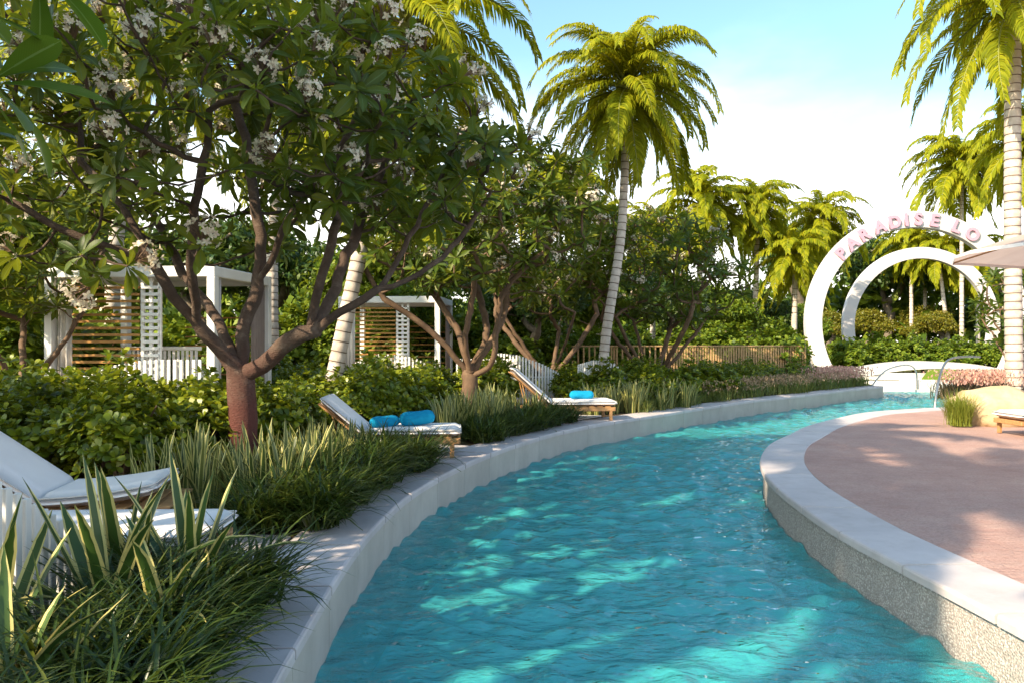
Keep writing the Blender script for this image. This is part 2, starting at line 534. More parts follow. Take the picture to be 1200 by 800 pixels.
m.l(tr.outputs[0], mx.inputs[2])
M['umbrella'] = m.done(mx.outputs[0])
M['steel'] = mat_plain('rail_steel', (0.32, 0.32, 0.32), (0.45, 0.45, 0.44), 4, 0.3, 0, 40, 0.5, metal=0.9)
M['rock'] = mat_plain('sandstone', (0.42, 0.29, 0.16), (0.62, 0.48, 0.31), 2.4, 0.85, 0.7, 14, 0.2)
M['lawn'] = mat_plain('lawn', (0.10, 0.17, 0.015), (0.17, 0.23, 0.02), 12, 0.9, 0.6, 60, 0.1)
m = N('pool_floor')
f = m.noise(1.6, 5, 0.6)
v = m.n('ShaderNodeTexVoronoi', Scale=5.0)
tc = m.n('ShaderNodeTexCoord')
m.l(tc.outputs['Object'], v.inputs['Vector'])
c = m.ramp(f, [(0.32, (0.05, 0.62, 0.72)), (0.68, (0.34, 0.88, 0.90))])
M['pool_floor'] = m.done(m.principled(c, 0.6, None, 0.3))

m = N('water')
tc = m.n('ShaderNodeTexCoord')
nb = m.noise(7.5, 3, 0.5, stretch=(0.7, 1.2, 1))
nb2 = m.noise(19, 2, 0.5, stretch=(0.6, 1.2, 1))
h = m.math('ADD', nb, m.math('MULTIPLY', nb2, 0.3))
nrm = m.bump(h, 0.9, 0.06)
fr = m.n('ShaderNodeFresnel', IOR=1.65)
m.l(nrm, fr.inputs['Normal'])
gl = m.n('ShaderNodeBsdfGlossy', Roughness=0.03)
m.l(nrm, gl.inputs['Normal'])
rf = m.n('ShaderNodeBsdfRefraction', IOR=1.2, Roughness=0.02)
rf.inputs['Color'].default_value = (0.82, 1.0, 1.0, 1)
m.l(nrm, rf.inputs['Normal'])
tp = m.n('ShaderNodeBsdfTransparent')
tp.inputs['Color'].default_value = (0.82, 1.0, 1.0, 1)
df = m.n('ShaderNodeBsdfDiffuse')
df.inputs['Color'].default_value = (0.10, 0.74, 0.78, 1)
m.l(nrm, df.inputs['Normal'])
a = m.n('ShaderNodeMixShader')
a.inputs[0].default_value = 0.72
m.l(rf.outputs[0], a.inputs[1]); m.l(tp.outputs[0], a.inputs[2])
b = m.n('ShaderNodeMixShader')
b.inputs[0].default_value = 0.36
m.l(a.outputs[0], b.inputs[1]); m.l(df.outputs[0], b.inputs[2])
c_ = m.n('ShaderNodeMixShader')
m.l(fr.outputs[0], c_.inputs[0])
m.l(b.outputs[0], c_.inputs[1]); m.l(gl.outputs[0], c_.inputs[2])
M['water'] = m.done(c_.outputs[0])

# ================================================================== THE SETTING
WZ = -0.42                                # water level
LEFT = [(0.9, -7), (0.2, -4), (-0.45, -1), (-0.9, 1.6), (-1.08, 3.2), (-1.15, 4.4), (-1.2, 5.6), (-1.18, 6.8), (-1.05, 8.2), (-0.69, 9.8),
        (-0.2, 11.35), (0.45, 12.9), (1.17, 14.26), (2.05, 15.5), (3.2, 16.9), (4.7, 18.75), (6.5, 20.9), (8.96, 23.25), (11.2, 25.6), (13.45, 27.8)]
RIGHT = [(4.9, -7), (4.0, -4), (3.35, -1), (3.0, 1.6), (2.9, 3.2), (2.86, 4.4), (2.8, 5.5), (2.76, 6.3), (2.79, 7.1), (2.88, 8.2),
         (3.06, 9.3), (3.32, 10.3), (3.66, 11.2), (4.12, 12.2), (4.86, 13.4), (5.6, 14.6), (6.7, 16.0), (8.1, 17.5), (10.0, 18.6), (11.3, 19.0)]
FARL = [(13.45, 27.8), (14.0, 29.5), (14.3, 32.5)]
FARR = [(11.3, 19.0), (13.3, 20.8), (15.6, 24.5), (18.6, 29.0), (19.6, 32.5)]
Ls = spline(LEFT, 60)
Rs = spline(RIGHT, 60)
def offset(poly, d):
    t = unit(np.gradient(poly, axis=0))
    return poly + np.stack([-t[:, 1], t[:, 0]], -1) * d

# ground: one sheet to the horizon with the river cut out of it
hole = np.vstack([offset(Ls, 0.25), offset(spline(FARL, 8), 0.25)[1:], offset(spline(FARR, 10), -0.25)[::-1], offset(Rs, -0.25)[::-1][1:]])
outer = [Vector((-600, -300, 0)), Vector((600, -300, 0)), Vector((600, 1500, 0)), Vector((-600, 1500, 0))]
hp = [Vector((p[0], p[1], 0)) for p in hole]
tri = tessellate_polygon([outer, hp])
vs = outer + hp
mb = MB()
mb.add([(v.x, v.y, -0.03) for v in vs], [list(t) for t in tri])
g = mb.build('ground', M['ground'])
if g.data.polygons[0].normal.z < 0:
    g.data.flip_normals()
tag(g, kind='structure')

def sheet(name, poly, z, mat):
    pv = [Vector((p[0], p[1], 0)) for p in poly]
    b = MB()
    b.add([(v.x, v.y, z) for v in pv], [list(t) for t in tessellate_polygon([pv])])
    o = b.build(name, mat)
    if o.data.polygons[0].normal.z < 0:
        o.data.flip_normals()
    return tag(o, kind='structure')

CW = 0.57
# planting soil on the left bank, stamped deck on the right bank
sheet('planting_bed', np.vstack([offset(Ls, 0.4)[4:], [(12.5, 29), (4, 27), (-8, 24), (-14, 12), (-14, -6)]]), -0.022, M['soil'])
rin = offset(Rs, -CW)
sheet('deck', np.vstack([rin, [(12.6, 19.2), (14.5, 20.2), (16.5, 19.5), (24, 19), (24, -7)]]), -0.008, M['deck'])

# pool floor and the submerged walls
pb = MB()
poly = np.vstack([offset(Ls, 0.3), [(14.4, 36), (19.9, 36)], offset(Rs, -0.3)[::-1]])
pv = [Vector((p[0], p[1], 0)) for p in np.vstack([offset(Ls, 0.3), offset(spline(FARL, 8), 0.3)[1:], offset(spline(FARR, 10), -0.3)[::-1], offset(Rs, -0.3)[::-1][1:]])]
pb.add([(v.x, v.y, -1.25) for v in pv], [list(t) for t in tessellate_polygon([pv])])
pf = pb.build('pool_floor', M['pool_floor'])
if pf.data.polygons[0].normal.z < 0:
    pf.data.flip_normals()
tag(pf, kind='structure')

def wall_strip(b, line, thick, z0, z1, mat=0):
    """solid band along a plan line; thick > 0 to the left of travel"""
    n = len(line)
    o = offset(line, thick)
    A, B_ = line, o
    V = np.vstack([np.c_[A, np.full(n, z0)], np.c_[A, np.full(n, z1)], np.c_[B_, np.full(n, z1)], np.c_[B_, np.full(n, z0)]])
    i = np.arange(n - 1)
    Fs = [np.stack([k * n + i, k * n + i + 1, ((k + 1) % 4) * n + i + 1, ((k + 1) % 4) * n + i], -1) for k in range(4)]
    b.add(V, np.vstack(Fs), mat)
    b.add(V[[0, n, 2 * n, 3 * n]], [[0, 1, 2, 3]], mat)
    b.add(V[[n - 1, 2 * n - 1, 3 * n - 1, 4 * n - 1]], [[3, 2, 1, 0]], mat)

def bank(name, line, side, panel_mat, panels, cw, step):
    """pool wall with its coping stones; side +1 = land on the left of travel"""
    root = MB()
    wall_strip(root, offset(line, side * 0.045), side * 0.22, -1.55, -0.072)
    w_ = root.build(name, M['joint'] if panels else panel_mat)
    tag(w_, kind='structure')
    s = np.concatenate([[0], np.cumsum(np.linalg.norm(np.diff(line, axis=0), axis=1))])
    cuts = np.arange(0, s[-1], step)
    cuts = np.append(cuts, s[-1])
    gap = 0.011
    for a, b in zip(cuts[:-1], cuts[1:]):
        q = np.linspace(a + gap, b - gap, 5)
        seg = np.stack([np.interp(q, s, line[:, k]) for k in range(2)], -1)
        # slab with a rounded pool edge
        prof = [(0.0, -0.068), (0.0, -0.02), (0.006, -0.006), (0.02, 0.0), (cw - 0.012, 0.0), (cw, -0.012), (cw, -0.068)]
        dz = random.uniform(-0.002, 0.002)
        t = unit(np.gradient(seg, axis=0))
        nn = np.stack([-t[:, 1], t[:, 0]], -1) * side
        k = len(prof)
        V = np.vstack([np.c_[seg + nn * d, np.full(5, z + dz)] for d, z in prof])
        i = np.arange(4)
        Fs = np.vstack([np.stack([j * 5 + i, j * 5 + i + 1, ((j + 1) % k) * 5 + i + 1, ((j + 1) % k) * 5 + i], -1) for j in range(k)])
        sb = MB()
        sb.add(V, Fs if side < 0 else Fs[:, ::-1])
        e0 = [j * 5 for j in range(k)]
        e1 = [j * 5 + 4 for j in range(k)]
        sb.add(V, [e0 if side < 0 else e0[::-1], e1[::-1] if side < 0 else e1])
        sb.build('coping_stone', M['coping'], w_)
        if panels:
            pm = MB()
            q2 = np.linspace(a + 0.0025, b - 0.0025, 5)
            seg2 = np.stack([np.interp(q2, s, line[:, k_]) for k_ in range(2)], -1)
            wall_strip(pm, seg2 + nn * 0.016, side * 0.05, -1.5, -0.07)
            pm.build('wall_panel', panel_mat, w_)
    return w_
left_wall = bank('left_pool_wall', Ls, 1, M['wall'], True, 0.6, 1.02)
right_wall = bank('right_pool_wall', Rs, -1, M['aggregate'], False, CW, 0.98)

# lounger pads on the left bank
def pad(pts, z=-0.004):
    b = MB()
    V = [(x, y, z) for x, y in pts] + [(x, y, z - 0.06) for x, y in pts]
    n = len(pts)
    b.add(V, [list(range(n))] + [[i, i + n, (i + 1) % n + n, (i + 1) % n] for i in range(n)])
    return tag(b.build('paved_pad', M['coping']), kind='structure')
pad([(-1.83, 4.75), (-1.83, 6.35), (-4.6, 6.9), (-4.6, 4.75)])
pad([(-0.98, 10.9), (-0.66, 11.9), (-3.6, 12.6), (-3.8, 10.2), (-1.38, 9.75)])
pad([(1.0, 15.45), (2.0, 16.75), (-0.5, 17.3), (-1.2, 15.6)])

# water: a real wavy surface between the banks
nl, ns = 760, 130
q = np.concatenate([np.linspace(-7, 2.6, 40, endpoint=False), np.linspace(2.6, 12, 260, endpoint=False), np.linspace(12, 36, nl - 300)])
Lw = np.vstack([Ls, spline(FARL, 10)[1:]])
Rw = np.vstack([Rs, spline(FARR, 14)[1:]])
def resamp(line, n):
    s = np.concatenate([[0], np.cumsum(np.linalg.norm(np.diff(line, axis=0), axis=1))])
    u = n * s[-1]
    return np.stack([np.interp(u, s, line[:, k]) for k in range(2)], -1)
uu = np.concatenate([np.linspace(0, 0.18, 40, endpoint=False), np.linspace(0.18, 0.50, 440, endpoint=False), np.linspace(0.50, 1, nl - 480)])
A = resamp(offset(Lw, 0.03), uu)
B_ = resamp(offset(Rw, -0.03), uu)
tt = np.linspace(0, 1, ns)[None, :, None]
XY = A[:, None, :] * (1 - tt) + B_[:, None, :] * tt
Z = np.zeros(XY.shape[:2])
wr = np.random.default_rng(3)
for k in range(60):
    lam = wr.uniform(0.16, 0.55) if k > 12 else wr.uniform(0.6, 1.6)
    th = wr.normal(1.35, 0.6)
    kv = 2 * math.pi / lam
    ph = wr.uniform(0, 6.28)
    x, y = XY[:, :, 0], XY[:, :, 1]
    warp = 0.35 * np.sin(0.9 * x + 1.3 * y + k) + 0.25 * np.sin(1.7 * x - 1.1 * y + 2 * k)
    Z += (0.0066 if k > 12 else 0.0024) * lam * np.sin(kv * (x * math.cos(th) + y * math.sin(th) + 0.5 * warp) + ph)
Z = Z + 0.25 * np.abs(Z)
V = np.dstack([XY, WZ + Z]).reshape(-1, 3)
i = np.arange(nl - 1)[:, None] * ns
j = np.arange(ns - 1)[None, :]
Q = np.stack([i + j, i + j + 1, i + ns + j + 1, i + ns + j], -1).reshape(-1, 4)
wb = MB()
wb.add(V, Q)
wo = wb.build('river_water', M['water'], smooth=True)
tag(wo, kind='structure')

# far white terrace: broad curved steps climbing out of the water, a bridge-like crest behind
def arc_slab(b, cx, cy, r0, r1, a0, a1, z0, z1, n=24, crest=0.0):
    a = np.linspace(R(a0), R(a1), n)
    s = np.sin(np.linspace(0, math.pi, n)) * crest
    inn = np.stack([cx + r0 * np.cos(a), cy + r0 * np.sin(a)], -1)
    ou = np.stack([cx + r1 * np.cos(a), cy + r1 * np.sin(a)], -1)
    V = np.vstack([np.c_[inn, np.full(n, z0)], np.c_[inn, z1 + s], np.c_[ou, z1 + s], np.c_[ou, np.full(n, z0)]])
    i = np.arange(n - 1)
    b.add(V, np.vstack([np.stack([k * n + i, k * n + i + 1, ((k + 1) % 4) * n + i + 1, ((k + 1) % 4) * n + i], -1)[:, ::-1] for k in range(4)]))
    b.add(V[[0, n, 2 * n, 3 * n]], [[3, 2, 1, 0]])
    b.add(V[[n - 1, 2 * n - 1, 3 * n - 1, 4 * n - 1]], [[0, 1, 2, 3]])
tr = empty('terrace_steps', (17.0, 36.2, 0))
for k in range(7):
    sb = MB()
    arc_slab(sb, 0, 0, 5.6 - k * 0.62, 6.6 - k * 0.62, 236 - k, 304 + k, -1.5, -0.60 + k * 0.14)
    sb.build('step', M['terrace'], tr)
tag(tr, 'broad white curved steps rising out of the far end of the river', 'steps')
br = empty('foot_bridge', (18.45, 34.3, 0))
n = 30
u = np.linspace(-1, 1, n)
xs_ = u * 3.3
zt = 0.30 + 0.42 * (1 - u ** 2)
zb = 0.02 + 0.40 * (1 - u ** 2)
mb = MB()
V = np.vstack([np.c_[xs_, np.full(n, -0.9), zb], np.c_[xs_, np.full(n, -0.9), zt], np.c_[xs_, np.full(n, 0.9), zt], np.c_[xs_, np.full(n, 0.9), zb]])
i = np.arange(n - 1)
mb.add(V, np.vstack([np.stack([k * n + i, k * n + i + 1, ((k + 1) % 4) * n + i + 1, ((k + 1) % 4) * n + i], -1)[:, ::-1] for k in range(4)]))
mb.build('bridge_deck', M['terrace'], br)
for s in (-1, 1):
    mb = MB()
    mb.cbox((s * 3.25, 0, 0.05), (0.8, 1.9, 0.62), 0.03)
    mb.build('abutment', M['terrace'], br)
tag(br, 'low white arched footbridge in front of the far hedge', 'bridge')
lb = MB()
lp = [(16.7, 31.3, 0.10), (18.9, 31.0, 0.10), (20.6, 31.8, 0.16), (19.2, 33.1, 0.40), (18.0, 33.2, 0.40)]
lb.add(lp + [(x, y, -1.0) for x, y, z in lp], [[0, 1, 2, 3, 4]] + [[i, i + 5, (i + 1) % 5 + 5, (i + 1) % 5] for i in range(5)], [0, 1, 1, 1, 1, 1] and 0)
tag(lb.build('lawn', M['lawn']), kind='structure')
lb = MB()
lb.cbox((18.7, 31.7, -0.5), (4.6, 1.8, 1.12), 0.03)
tag(lb.build('lawn_plinth', M['terrace']), kind='structure')

# ================================================================== PLANT BUILDERS
def leaf_template(st, wd, fold=0.12, droop=0.25, curl=0.0, cols=3):
    """unit leaf along +y, normal +z: stations st, half widths wd"""
    V, luv = [], []
    for t, w_ in zip(st, wd):
        z = -droop * t * t + curl * math.sin(t * math.pi)
        for u in ((-1, 0, 1) if cols == 3 else (-1, 1)):
            V.append((u * w_, t, z + abs(u) * fold * w_ * 2))
            luv.append((u, t))
    n = len(st)
    c = cols
    Q = [[i * c + k, i * c + k + 1, (i + 1) * c + k + 1, (i + 1) * c + k] for i in range(n - 1) for k in range(c - 1)]
    return np.array(V), [np.array(Q)], np.array(luv, float)
LEAF_HI = [leaf_template([0, .12, .32, .55, .75, .9, 1.0], [.008, .02, .09, .145, .155, .10, .004], 0.14, d, 0.03) for d in (0.05, 0.2, 0.4)]
LEAF_LO = leaf_template([0, .3, .7, 1.0], [.012, .10, .15, .008], 0.14, 0.22)
CLUSIA = leaf_template([0, .45, .82, 1.0], [.04, .27, .30, .10], 0.1, 0.10, cols=2)
BROAD = leaf_template([0, .5, 1.0], [.03, .26, .02], 0.1, 0.15, cols=2)
PETAL = leaf_template([0, .55, 1.0], [.05, .30, .12], 0.1, 0.12, cols=2)

def rosettes(tips, axes, nmin, nmax, L, elev=(35, 100), r=rng, lift=0.0):
    """leaf frames for whorls of leaves at branch tips"""
    D, Nn, O, Sz = [], [], [], []
    for p, a in zip(tips, axes):
        a = unit(a)
        k = r.integers(nmin, nmax + 1)
        u = unit(np.cross(a, [0.3, 0.5, 0.81]))
        v = np.cross(a, u)
        ph = r.uniform(0, 6.28)
        j = np.arange(k)
        az = ph + j * 2.39996 + r.normal(0, 0.15, k)
        el = np.radians(elev[0] + (elev[1] - elev[0]) * (j + 0.5) / k + r.normal(0, 7, k))
        rad = np.cos(az)[:, None] * u + np.sin(az)[:, None] * v
        d = np.cos(el)[:, None] * a + np.sin(el)[:, None] * rad
        nrm = np.sin(el)[:, None] * a - np.cos(el)[:, None] * rad
        D.append(d)
        Nn.append(nrm)
        O.append(np.repeat(p[None], k, 0) - a * (0.10 * L) * (j / k)[:, None])
        Sz.append(L * r.uniform(0.72, 1.12, k) * (0.75 + 0.3 * np.sin(j / k * math.pi)))
    D, Nn, O, Sz = np.vstack(D), np.vstack(Nn), np.vstack(O), np.concatenate(Sz)
    return frames(D, Nn) * Sz[:, None, None], O

class Skeleton:
    """branch skeleton: limbs laid by hand, twigs grown to the tips of the crown"""
    def __init__(self):
        self.p, self.par, self.d = [], [], []
    def limb(self, pts, start=None, step=0.16):
        pts = np.asarray(pts, float)
        if start is not None:
            pts = np.vstack([self.p[start], pts])
        ln = np.linalg.norm(np.diff(pts, axis=0), axis=1).sum()
        q = spline(pts, max(3, int(ln / step) + 1))
        q[1:-1] += rng.normal(0, 0.012, (len(q) - 2, 3))
        ids = []
        prev = -1 if start is None else start
        for k, x in enumerate(q):
            if k == 0 and start is not None:
                continue
            self.p.append(x)
            self.par.append(prev)
            prev = len(self.p) - 1
            ids.append(prev)
        return ids
    def near(self, x):
        a = np.array(self.p)
        return int(np.argmin(np.linalg.norm(a - x, axis=1)))
    def grow(self, tips, up=0.35, minz=None):
        tips = np.asarray(tips)
        a = np.array(self.p)
        dist = np.array([np.min(np.linalg.norm(a - t, axis=1)) for t in tips])
        ends = []
        for t in tips[np.argsort(dist)]:
            a = np.array(self.p)
            dv = t - a
            dl = np.linalg.norm(dv, axis=1)
            cost = dl * (1 + 0.9 * np.clip(0.25 - dv[:, 2] / (dl + 1e-6), 0, 2))
            if minz is not None:
                cost = cost + 5 * (a[:, 2] < minz)
            k = int(np.argmin(cost))
            s = a[k]
            L = np.linalg.norm(t - s)
            if L < 0.06:
                ends.append(k)
                continue
            mid = (s + t) / 2 + np.array([0, 0, -up * 0.25 * L]) + rng.normal(0, 0.05 * L, 3)
            ids = self.limb([mid, t], start=k, step=0.14)
            ends.append(ids[-1])
        return ends
    def radii(self, tip_r=0.011, e=2.3, cap=None):
        n = len(self.p)
        acc = np.zeros(n)
        r = np.zeros(n)
        for i in range(n - 1, -1, -1):
            r[i] = max(acc[i], tip_r ** e) ** (1 / e)
            if self.par[i] >= 0:
                acc[self.par[i]] += r[i] ** e * 1.004
        if cap:
            r = np.minimum(r * cap / r[0], cap) if r[0] > 0 else r
            r = np.maximum(r, tip_r * 0.75)
        return r
    def mesh(self, r, sides=7):
        mb = MB()
        ch = {}
        for i, q in enumerate(self.par):
            ch.setdefault(q, []).append(i)
        stack = [(i, None) for i in ch.get(-1, [])]
        P_ = np.array(self.p)
        while stack:
            i, frm = stack.pop()
            path, rad = [], []
            if frm is not None:
                path.append(P_[frm])
                rad.append(min(r[frm], r[i] * 1.25))
            k = i
            while True:
                path.append(P_[k])
                rad.append(r[k])
                c = ch.get(k, [])
                if not c:
                    break
                c = sorted(c, key=lambda x: -r[x])
                for o in c[1:]:
                    stack.append((o, k))
                k = c[0]
            if len(path) > 1:
                sd_ = sides if rad[0] > 0.03 else 5
                if rad[0] > 0.09: sd_ = 12
                mb.tube(path, rad, sd_)
        return mb
    def axes(self, ends):
        a = []
        for e in ends:
            q = e
            for _ in range(2):
                if self.par[q] >= 0: q = self.par[q]
            v = self.p[e] - self.p[q]
            a.append(unit(v + np.array([0, 0, 0.55]) * (np.linalg.norm(v) + 0.05)))
        return np.array(a)

def crown_tips(c, rad, n, zcut, r=rng, hollow=0.45):
    o = []
    while len(o) < n:
        d = unit(r.normal(0, 1, 3))
        q = d * (hollow + (1 - hollow) * r.uniform() ** 0.45)
        q *= 1 + 0.10 * math.sin(3 * d[0] + 5 * d[1]) + 0.07 * math.sin(7 * d[2] + 4 * d[0])
        x = np.asarray(c) + q * np.asarray(rad)
        if x[2] < zcut(x) if callable(zcut) else x[2] < zcut:
            continue
        if o and min(np.linalg.norm(np.array(o[-60:]) - x, axis=1)) < 0.13:
            continue
        o.append(x)
    return np.array(o)

# a frangipani flower head: an umbel of small five-petalled flowers
def flower_mesh(name, seed, nf=22, size=0.042, spread=0.16):
    r = np.random.default_rng(seed)
    mb = MB()
    Ms, Os, rn = [], [], []
    for f in range(nf):
        d = unit(r.normal(0, 1, 3) * [1, 1, 0.5] + [0, 0, 0.75])
        c = d * spread * r.uniform(0.55, 1.05)
        mb.tube([np.zeros(3) - [0, 0, 0.10], c * 0.5 - [0, 0, 0.02], c], [0.006, 0.004, 0.003], 3, 1)
        u = unit(np.cross(d, [0.2, 0.7, 0.6]))
        v = np.cross(d, u)
        op = R(r.uniform(45, 80))
        for k in range(5):
            az = k * 2 * math.pi / 5 + r.uniform(0, 0.3)
            rd = math.cos(az) * u + math.sin(az) * v
            dd = math.cos(op) * d + math.sin(op) * rd
            Ms.append(frames(dd, d) * size * r.uniform(0.8, 1.15))
            Os.append(c)
            rn.append(r.uniform())
    mb.inst(PETAL, np.array(Ms), np.array(Os), rn, 0)
    return mb.mesh(name, [M['petal'], M['bark']], attr=True)
FLOWERS = [flower_mesh('flower_cluster', s) for s in (1, 2, 3)]
LEAFMESH = []
for k, T in enumerate(LEAF_HI):
    b = MB()
    b.inst(T, np.eye(3)[None], np.zeros((1, 3)), [0.0])
    LEAFMESH.append(b.mesh('leaf', M['plumeria'], True, True))

LEAFNEAR = []
for k, T in enumerate(LEAF_HI):
    b = MB()
    b.inst(T, np.eye(3)[None], np.zeros((1, 3)), [0.0])
    LEAFNEAR.append(b.mesh('leaf', M['plumeria_near'], True, True))

def to_m4(A, o):
    m = Matrix.Identity(4)
    for i in range(3):
        for j in range(3):
            m[i][j] = A[i][j]
        m[i][3] = o[i]
    return m

def plumeria(base, limbs, tips, trunk_r, label, leafL=0.34, nleaf=(11, 16), flowers=40, parts=0, bark='bark', group=None, tip_r=0.012, lod='hi', mat='plumeria', minz=0.9, leafset=None):
    """tree with trunk, whorled leaves and flower heads; limbs: list of polylines, first is the trunk"""
    root = empty('plumeria_tree', base)
    tag(root, label, 'tree', group)
    b = np.asarray(base, float)
    sk = Skeleton()
    sk.limb(np.asarray(limbs[0]) - b)
    for lm in limbs[1:]:
        lm = np.asarray(lm, float) - b
        sk.limb(lm, start=sk.near(lm[0]))
    ends = sk.grow(np.asarray(tips) - b, minz=minz)
    r = sk.radii(tip_r, 2.02, cap=trunk_r)
    n0 = 0
    r[:3] *= np.array([1.35, 1.18, 1.06])
    sk.mesh(r).build('trunk', M[bark], root, smooth=True)
    ax = sk.axes(ends)
    tp = np.array([sk.p[e] for e in ends])
    Ms, Os = rosettes(tp, ax, nleaf[0], nleaf[1], leafL, (28, 112))
    keep = np.ones(len(Os), bool)
    if parts:
        dd = np.linalg.norm(Os + b - np.array([0, 0, CH]), axis=1)
        pxx = (Os + b)[:, 0] / (Os + b)[:, 1] * F + 600
        pyy = 400 - ((Os + b)[:, 2] - CH) / (Os + b)[:, 1] * F
        dd[(pxx < -20) | (pyy < -20)] += 50
        pick = np.argsort(dd)[:parts]
        keep[pick] = False
        for k in pick:
            link('leaf', (leafset or LEAFMESH)[rng.integers(0, 3)], root, M=to_m4(Ms[k], Os[k]))
    mb = MB()
    idx = np.where(keep)[0]
    if lod == 'hi':
        for k in range(3):
            s = idx[k::3]
            mb.inst(LEAF_HI[k], Ms[s], Os[s], rng.uniform(0, 1, len(s)))
    else:
        mb.inst(LEAF_LO, Ms[idx], Os[idx], rng.uniform(0, 1, len(idx)))
    fo = mb.build('foliage', M[mat], root, True, True)
    fo['kind'] = 'stuff'
    if flowers:
        w_ = rng.permutation(len(tp))[:flowers]
        for k in w_:
            A = frames(np.cross(ax[k], [0.3, 0.9, 0.1]), ax[k])
            s = rng.uniform(0.75, 1.2)
            link('flower_cluster', FLOWERS[rng.integers(0, 3)], root, M=to_m4(A * s, tp[k] + ax[k] * 0.21))
    return root

# ---- palms
def strap_sets(base, az, L, W, th0, th1, k=6, fold=0.0, prof=None, r=rng, twist=None):
    """arching strap leaves: returns V (n*(k+1)*3), quads, leaf attr"""
    n = len(base)
    t = np.linspace(0, 1, k + 1)
    th = th0[:, None] + (th1 - th0)[:, None] * t[None] ** 1.3
    ds = (L / k)[:, None]
    hx = np.cumsum(np.sin(th) * ds, 1) - np.sin(th) * ds
    hz = np.cumsum(np.cos(th) * ds, 1) - np.cos(th) * ds
    dirh = np.stack([np.cos(az), np.sin(az)], -1)
    C = np.zeros((n, k + 1, 3))
    C[:, :, :2] = base[:, None, :2] + hx[:, :, None] * dirh[:, None, :]
    C[:, :, 2] = base[:, None, 2] + hz
    side = np.stack([-np.sin(az), np.cos(az), np.zeros(n)], -1)
    nrm = np.zeros((n, k + 1, 3))
    nrm[:, :, :2] = -np.cos(th)[:, :, None] * dirh[:, None, :]
    nrm[:, :, 2] = np.sin(th)
    pw = np.interp(t, *prof) if prof else np.sin(np.clip(t * 0.9 + 0.1, 0, 1) * math.pi) ** 0.7
    hw = (W / 2)[:, None] * pw[None]
    V = np.stack([C - side[:, None] * hw[..., None] + nrm * hw[..., None] * fold, C, C + side[:, None] * hw[..., None] + nrm * hw[..., None] * fold], 2)
    rn = r.uniform(0, 1, n)
    at = np.zeros((n, k + 1, 3, 3))
    at[..., 0] = np.array([-1, 0, 1])[None, None, :]
    at[..., 1] = t[None, :, None]
    at[..., 2] = rn[:, None, None]
    i = np.arange(k)[:, None] * 3
    j = np.arange(2)[None]
    q = np.stack([i + j, i + j + 1, i + j + 4, i + j + 3], -1).reshape(-1, 4)
    off = (np.arange(n) * (k + 1) * 3)[:, None, None]
    return V.reshape(-1, 3), (q[None] + off).reshape(-1, 4), at.reshape(-1, 3)

def frond_mesh(name, pitch, L, seed, nleaf, droop, ll=0.55, lw=0.032):
    r = np.random.default_rng(seed)
    n = 26
    t = np.linspace(0, 1, n)
    ang = np.radians(np.maximum(pitch - droop * t ** 1.25, -88))
    dy = np.cos(ang) * L / (n - 1)
    dz = np.sin(ang) * L / (n - 1)
    sway = 0.10 * L * r.normal() * t ** 2
    path = np.stack([sway, np.concatenate([[0], np.cumsum(dy)[:-1]]), np.concatenate([[0], np.cumsum(dz)[:-1]])], -1)
    mb = MB()
    mb.tube(path, np.linspace(0.032, 0.004, n) * L / 2.8, 4, 1)
    V, at = [], []
    T = unit(np.gradient(path, axis=0))
    for s in (-1, 1):
        ts = np.linspace(0.13, 0.995, nleaf) + r.normal(0, 0.003, nleaf)
        for q in ts:
            q = min(max(q, 0), 1)
            c = np.array([np.interp(q, t, path[:, k]) for k in range(3)])
            tg = unit(np.array([np.interp(q, t, T[:, k]) for k in range(3)]))
            sd_ = unit(np.cross(tg, [0, 0, 1.0]) + np.array([1e-3, 0, 0])) * s
            up = np.cross(sd_ * s, tg)
            ln = ll * (0.35 + 0.65 * math.sin(min(1, q * 1.15) ** 0.8 * math.pi) ** 0.8) * r.uniform(0.85, 1.1)
            d0 = unit(sd_ * 0.8 + tg * (0.45 + 0.5 * q) + up * r.uniform(0.05, 0.35))
            d1 = unit(d0 * 0.75 + np.array([0, 0, -0.62]) + r.normal(0, 0.08, 3))
            d2 = unit(d1 * 0.7 + np.array([0, 0, -0.7]))
            p0, p1 = c, c + d0 * ln * 0.4
            p2 = p1 + d1 * ln * 0.35
            p3 = p2 + d2 * ln * 0.25
            wv = unit(np.cross(d0, up + r.normal(0, 0.25, 3))) * lw * 0.5
            rn = r.uniform()
            V += [p0 - wv * .5, p0 + wv * .5, p1 - wv, p1 + wv, p2 - wv * .8, p2 + wv * .8, p3]
            at += [(-1, 0, rn), (1, 0, rn), (-1, .4, rn), (1, .4, rn), (-1, .75, rn), (1, .75, rn), (0, 1, rn)]
    m_ = len(V) // 7
    off = (np.arange(m_) * 7)[:, None]
    qd = np.concatenate([np.array([[0, 1, 3, 2]]) + off[:, None].reshape(-1, 1) for _ in (0,)] + [np.array([[2, 3, 5, 4]]) + off])
    tri_ = np.array([[4, 5, 6]]) + off
    mb.add(V, [qd, tri_], 0, np.array(at))
    return mb.mesh(name, [M['palm'], M['palm_rachis']], True, True)
PITCH = [(84, 118), (68, 128), (50, 125), (30, 112), (8, 92), (-18, 66), (-46, 40)]
FR_HI = [[frond_mesh('frond', p, 2.9, 10 * k + s, 92, d, ll=0.58, lw=0.036) for s in range(2)] for k, (p, d) in enumerate(PITCH)]
FR_LO = [[frond_mesh('frond', p, 2.9, 100 + 10 * k + s, 50, d, ll=0.72, lw=0.07) for s in range(2)] for k, (p, d) in enumerate(PITCH)]

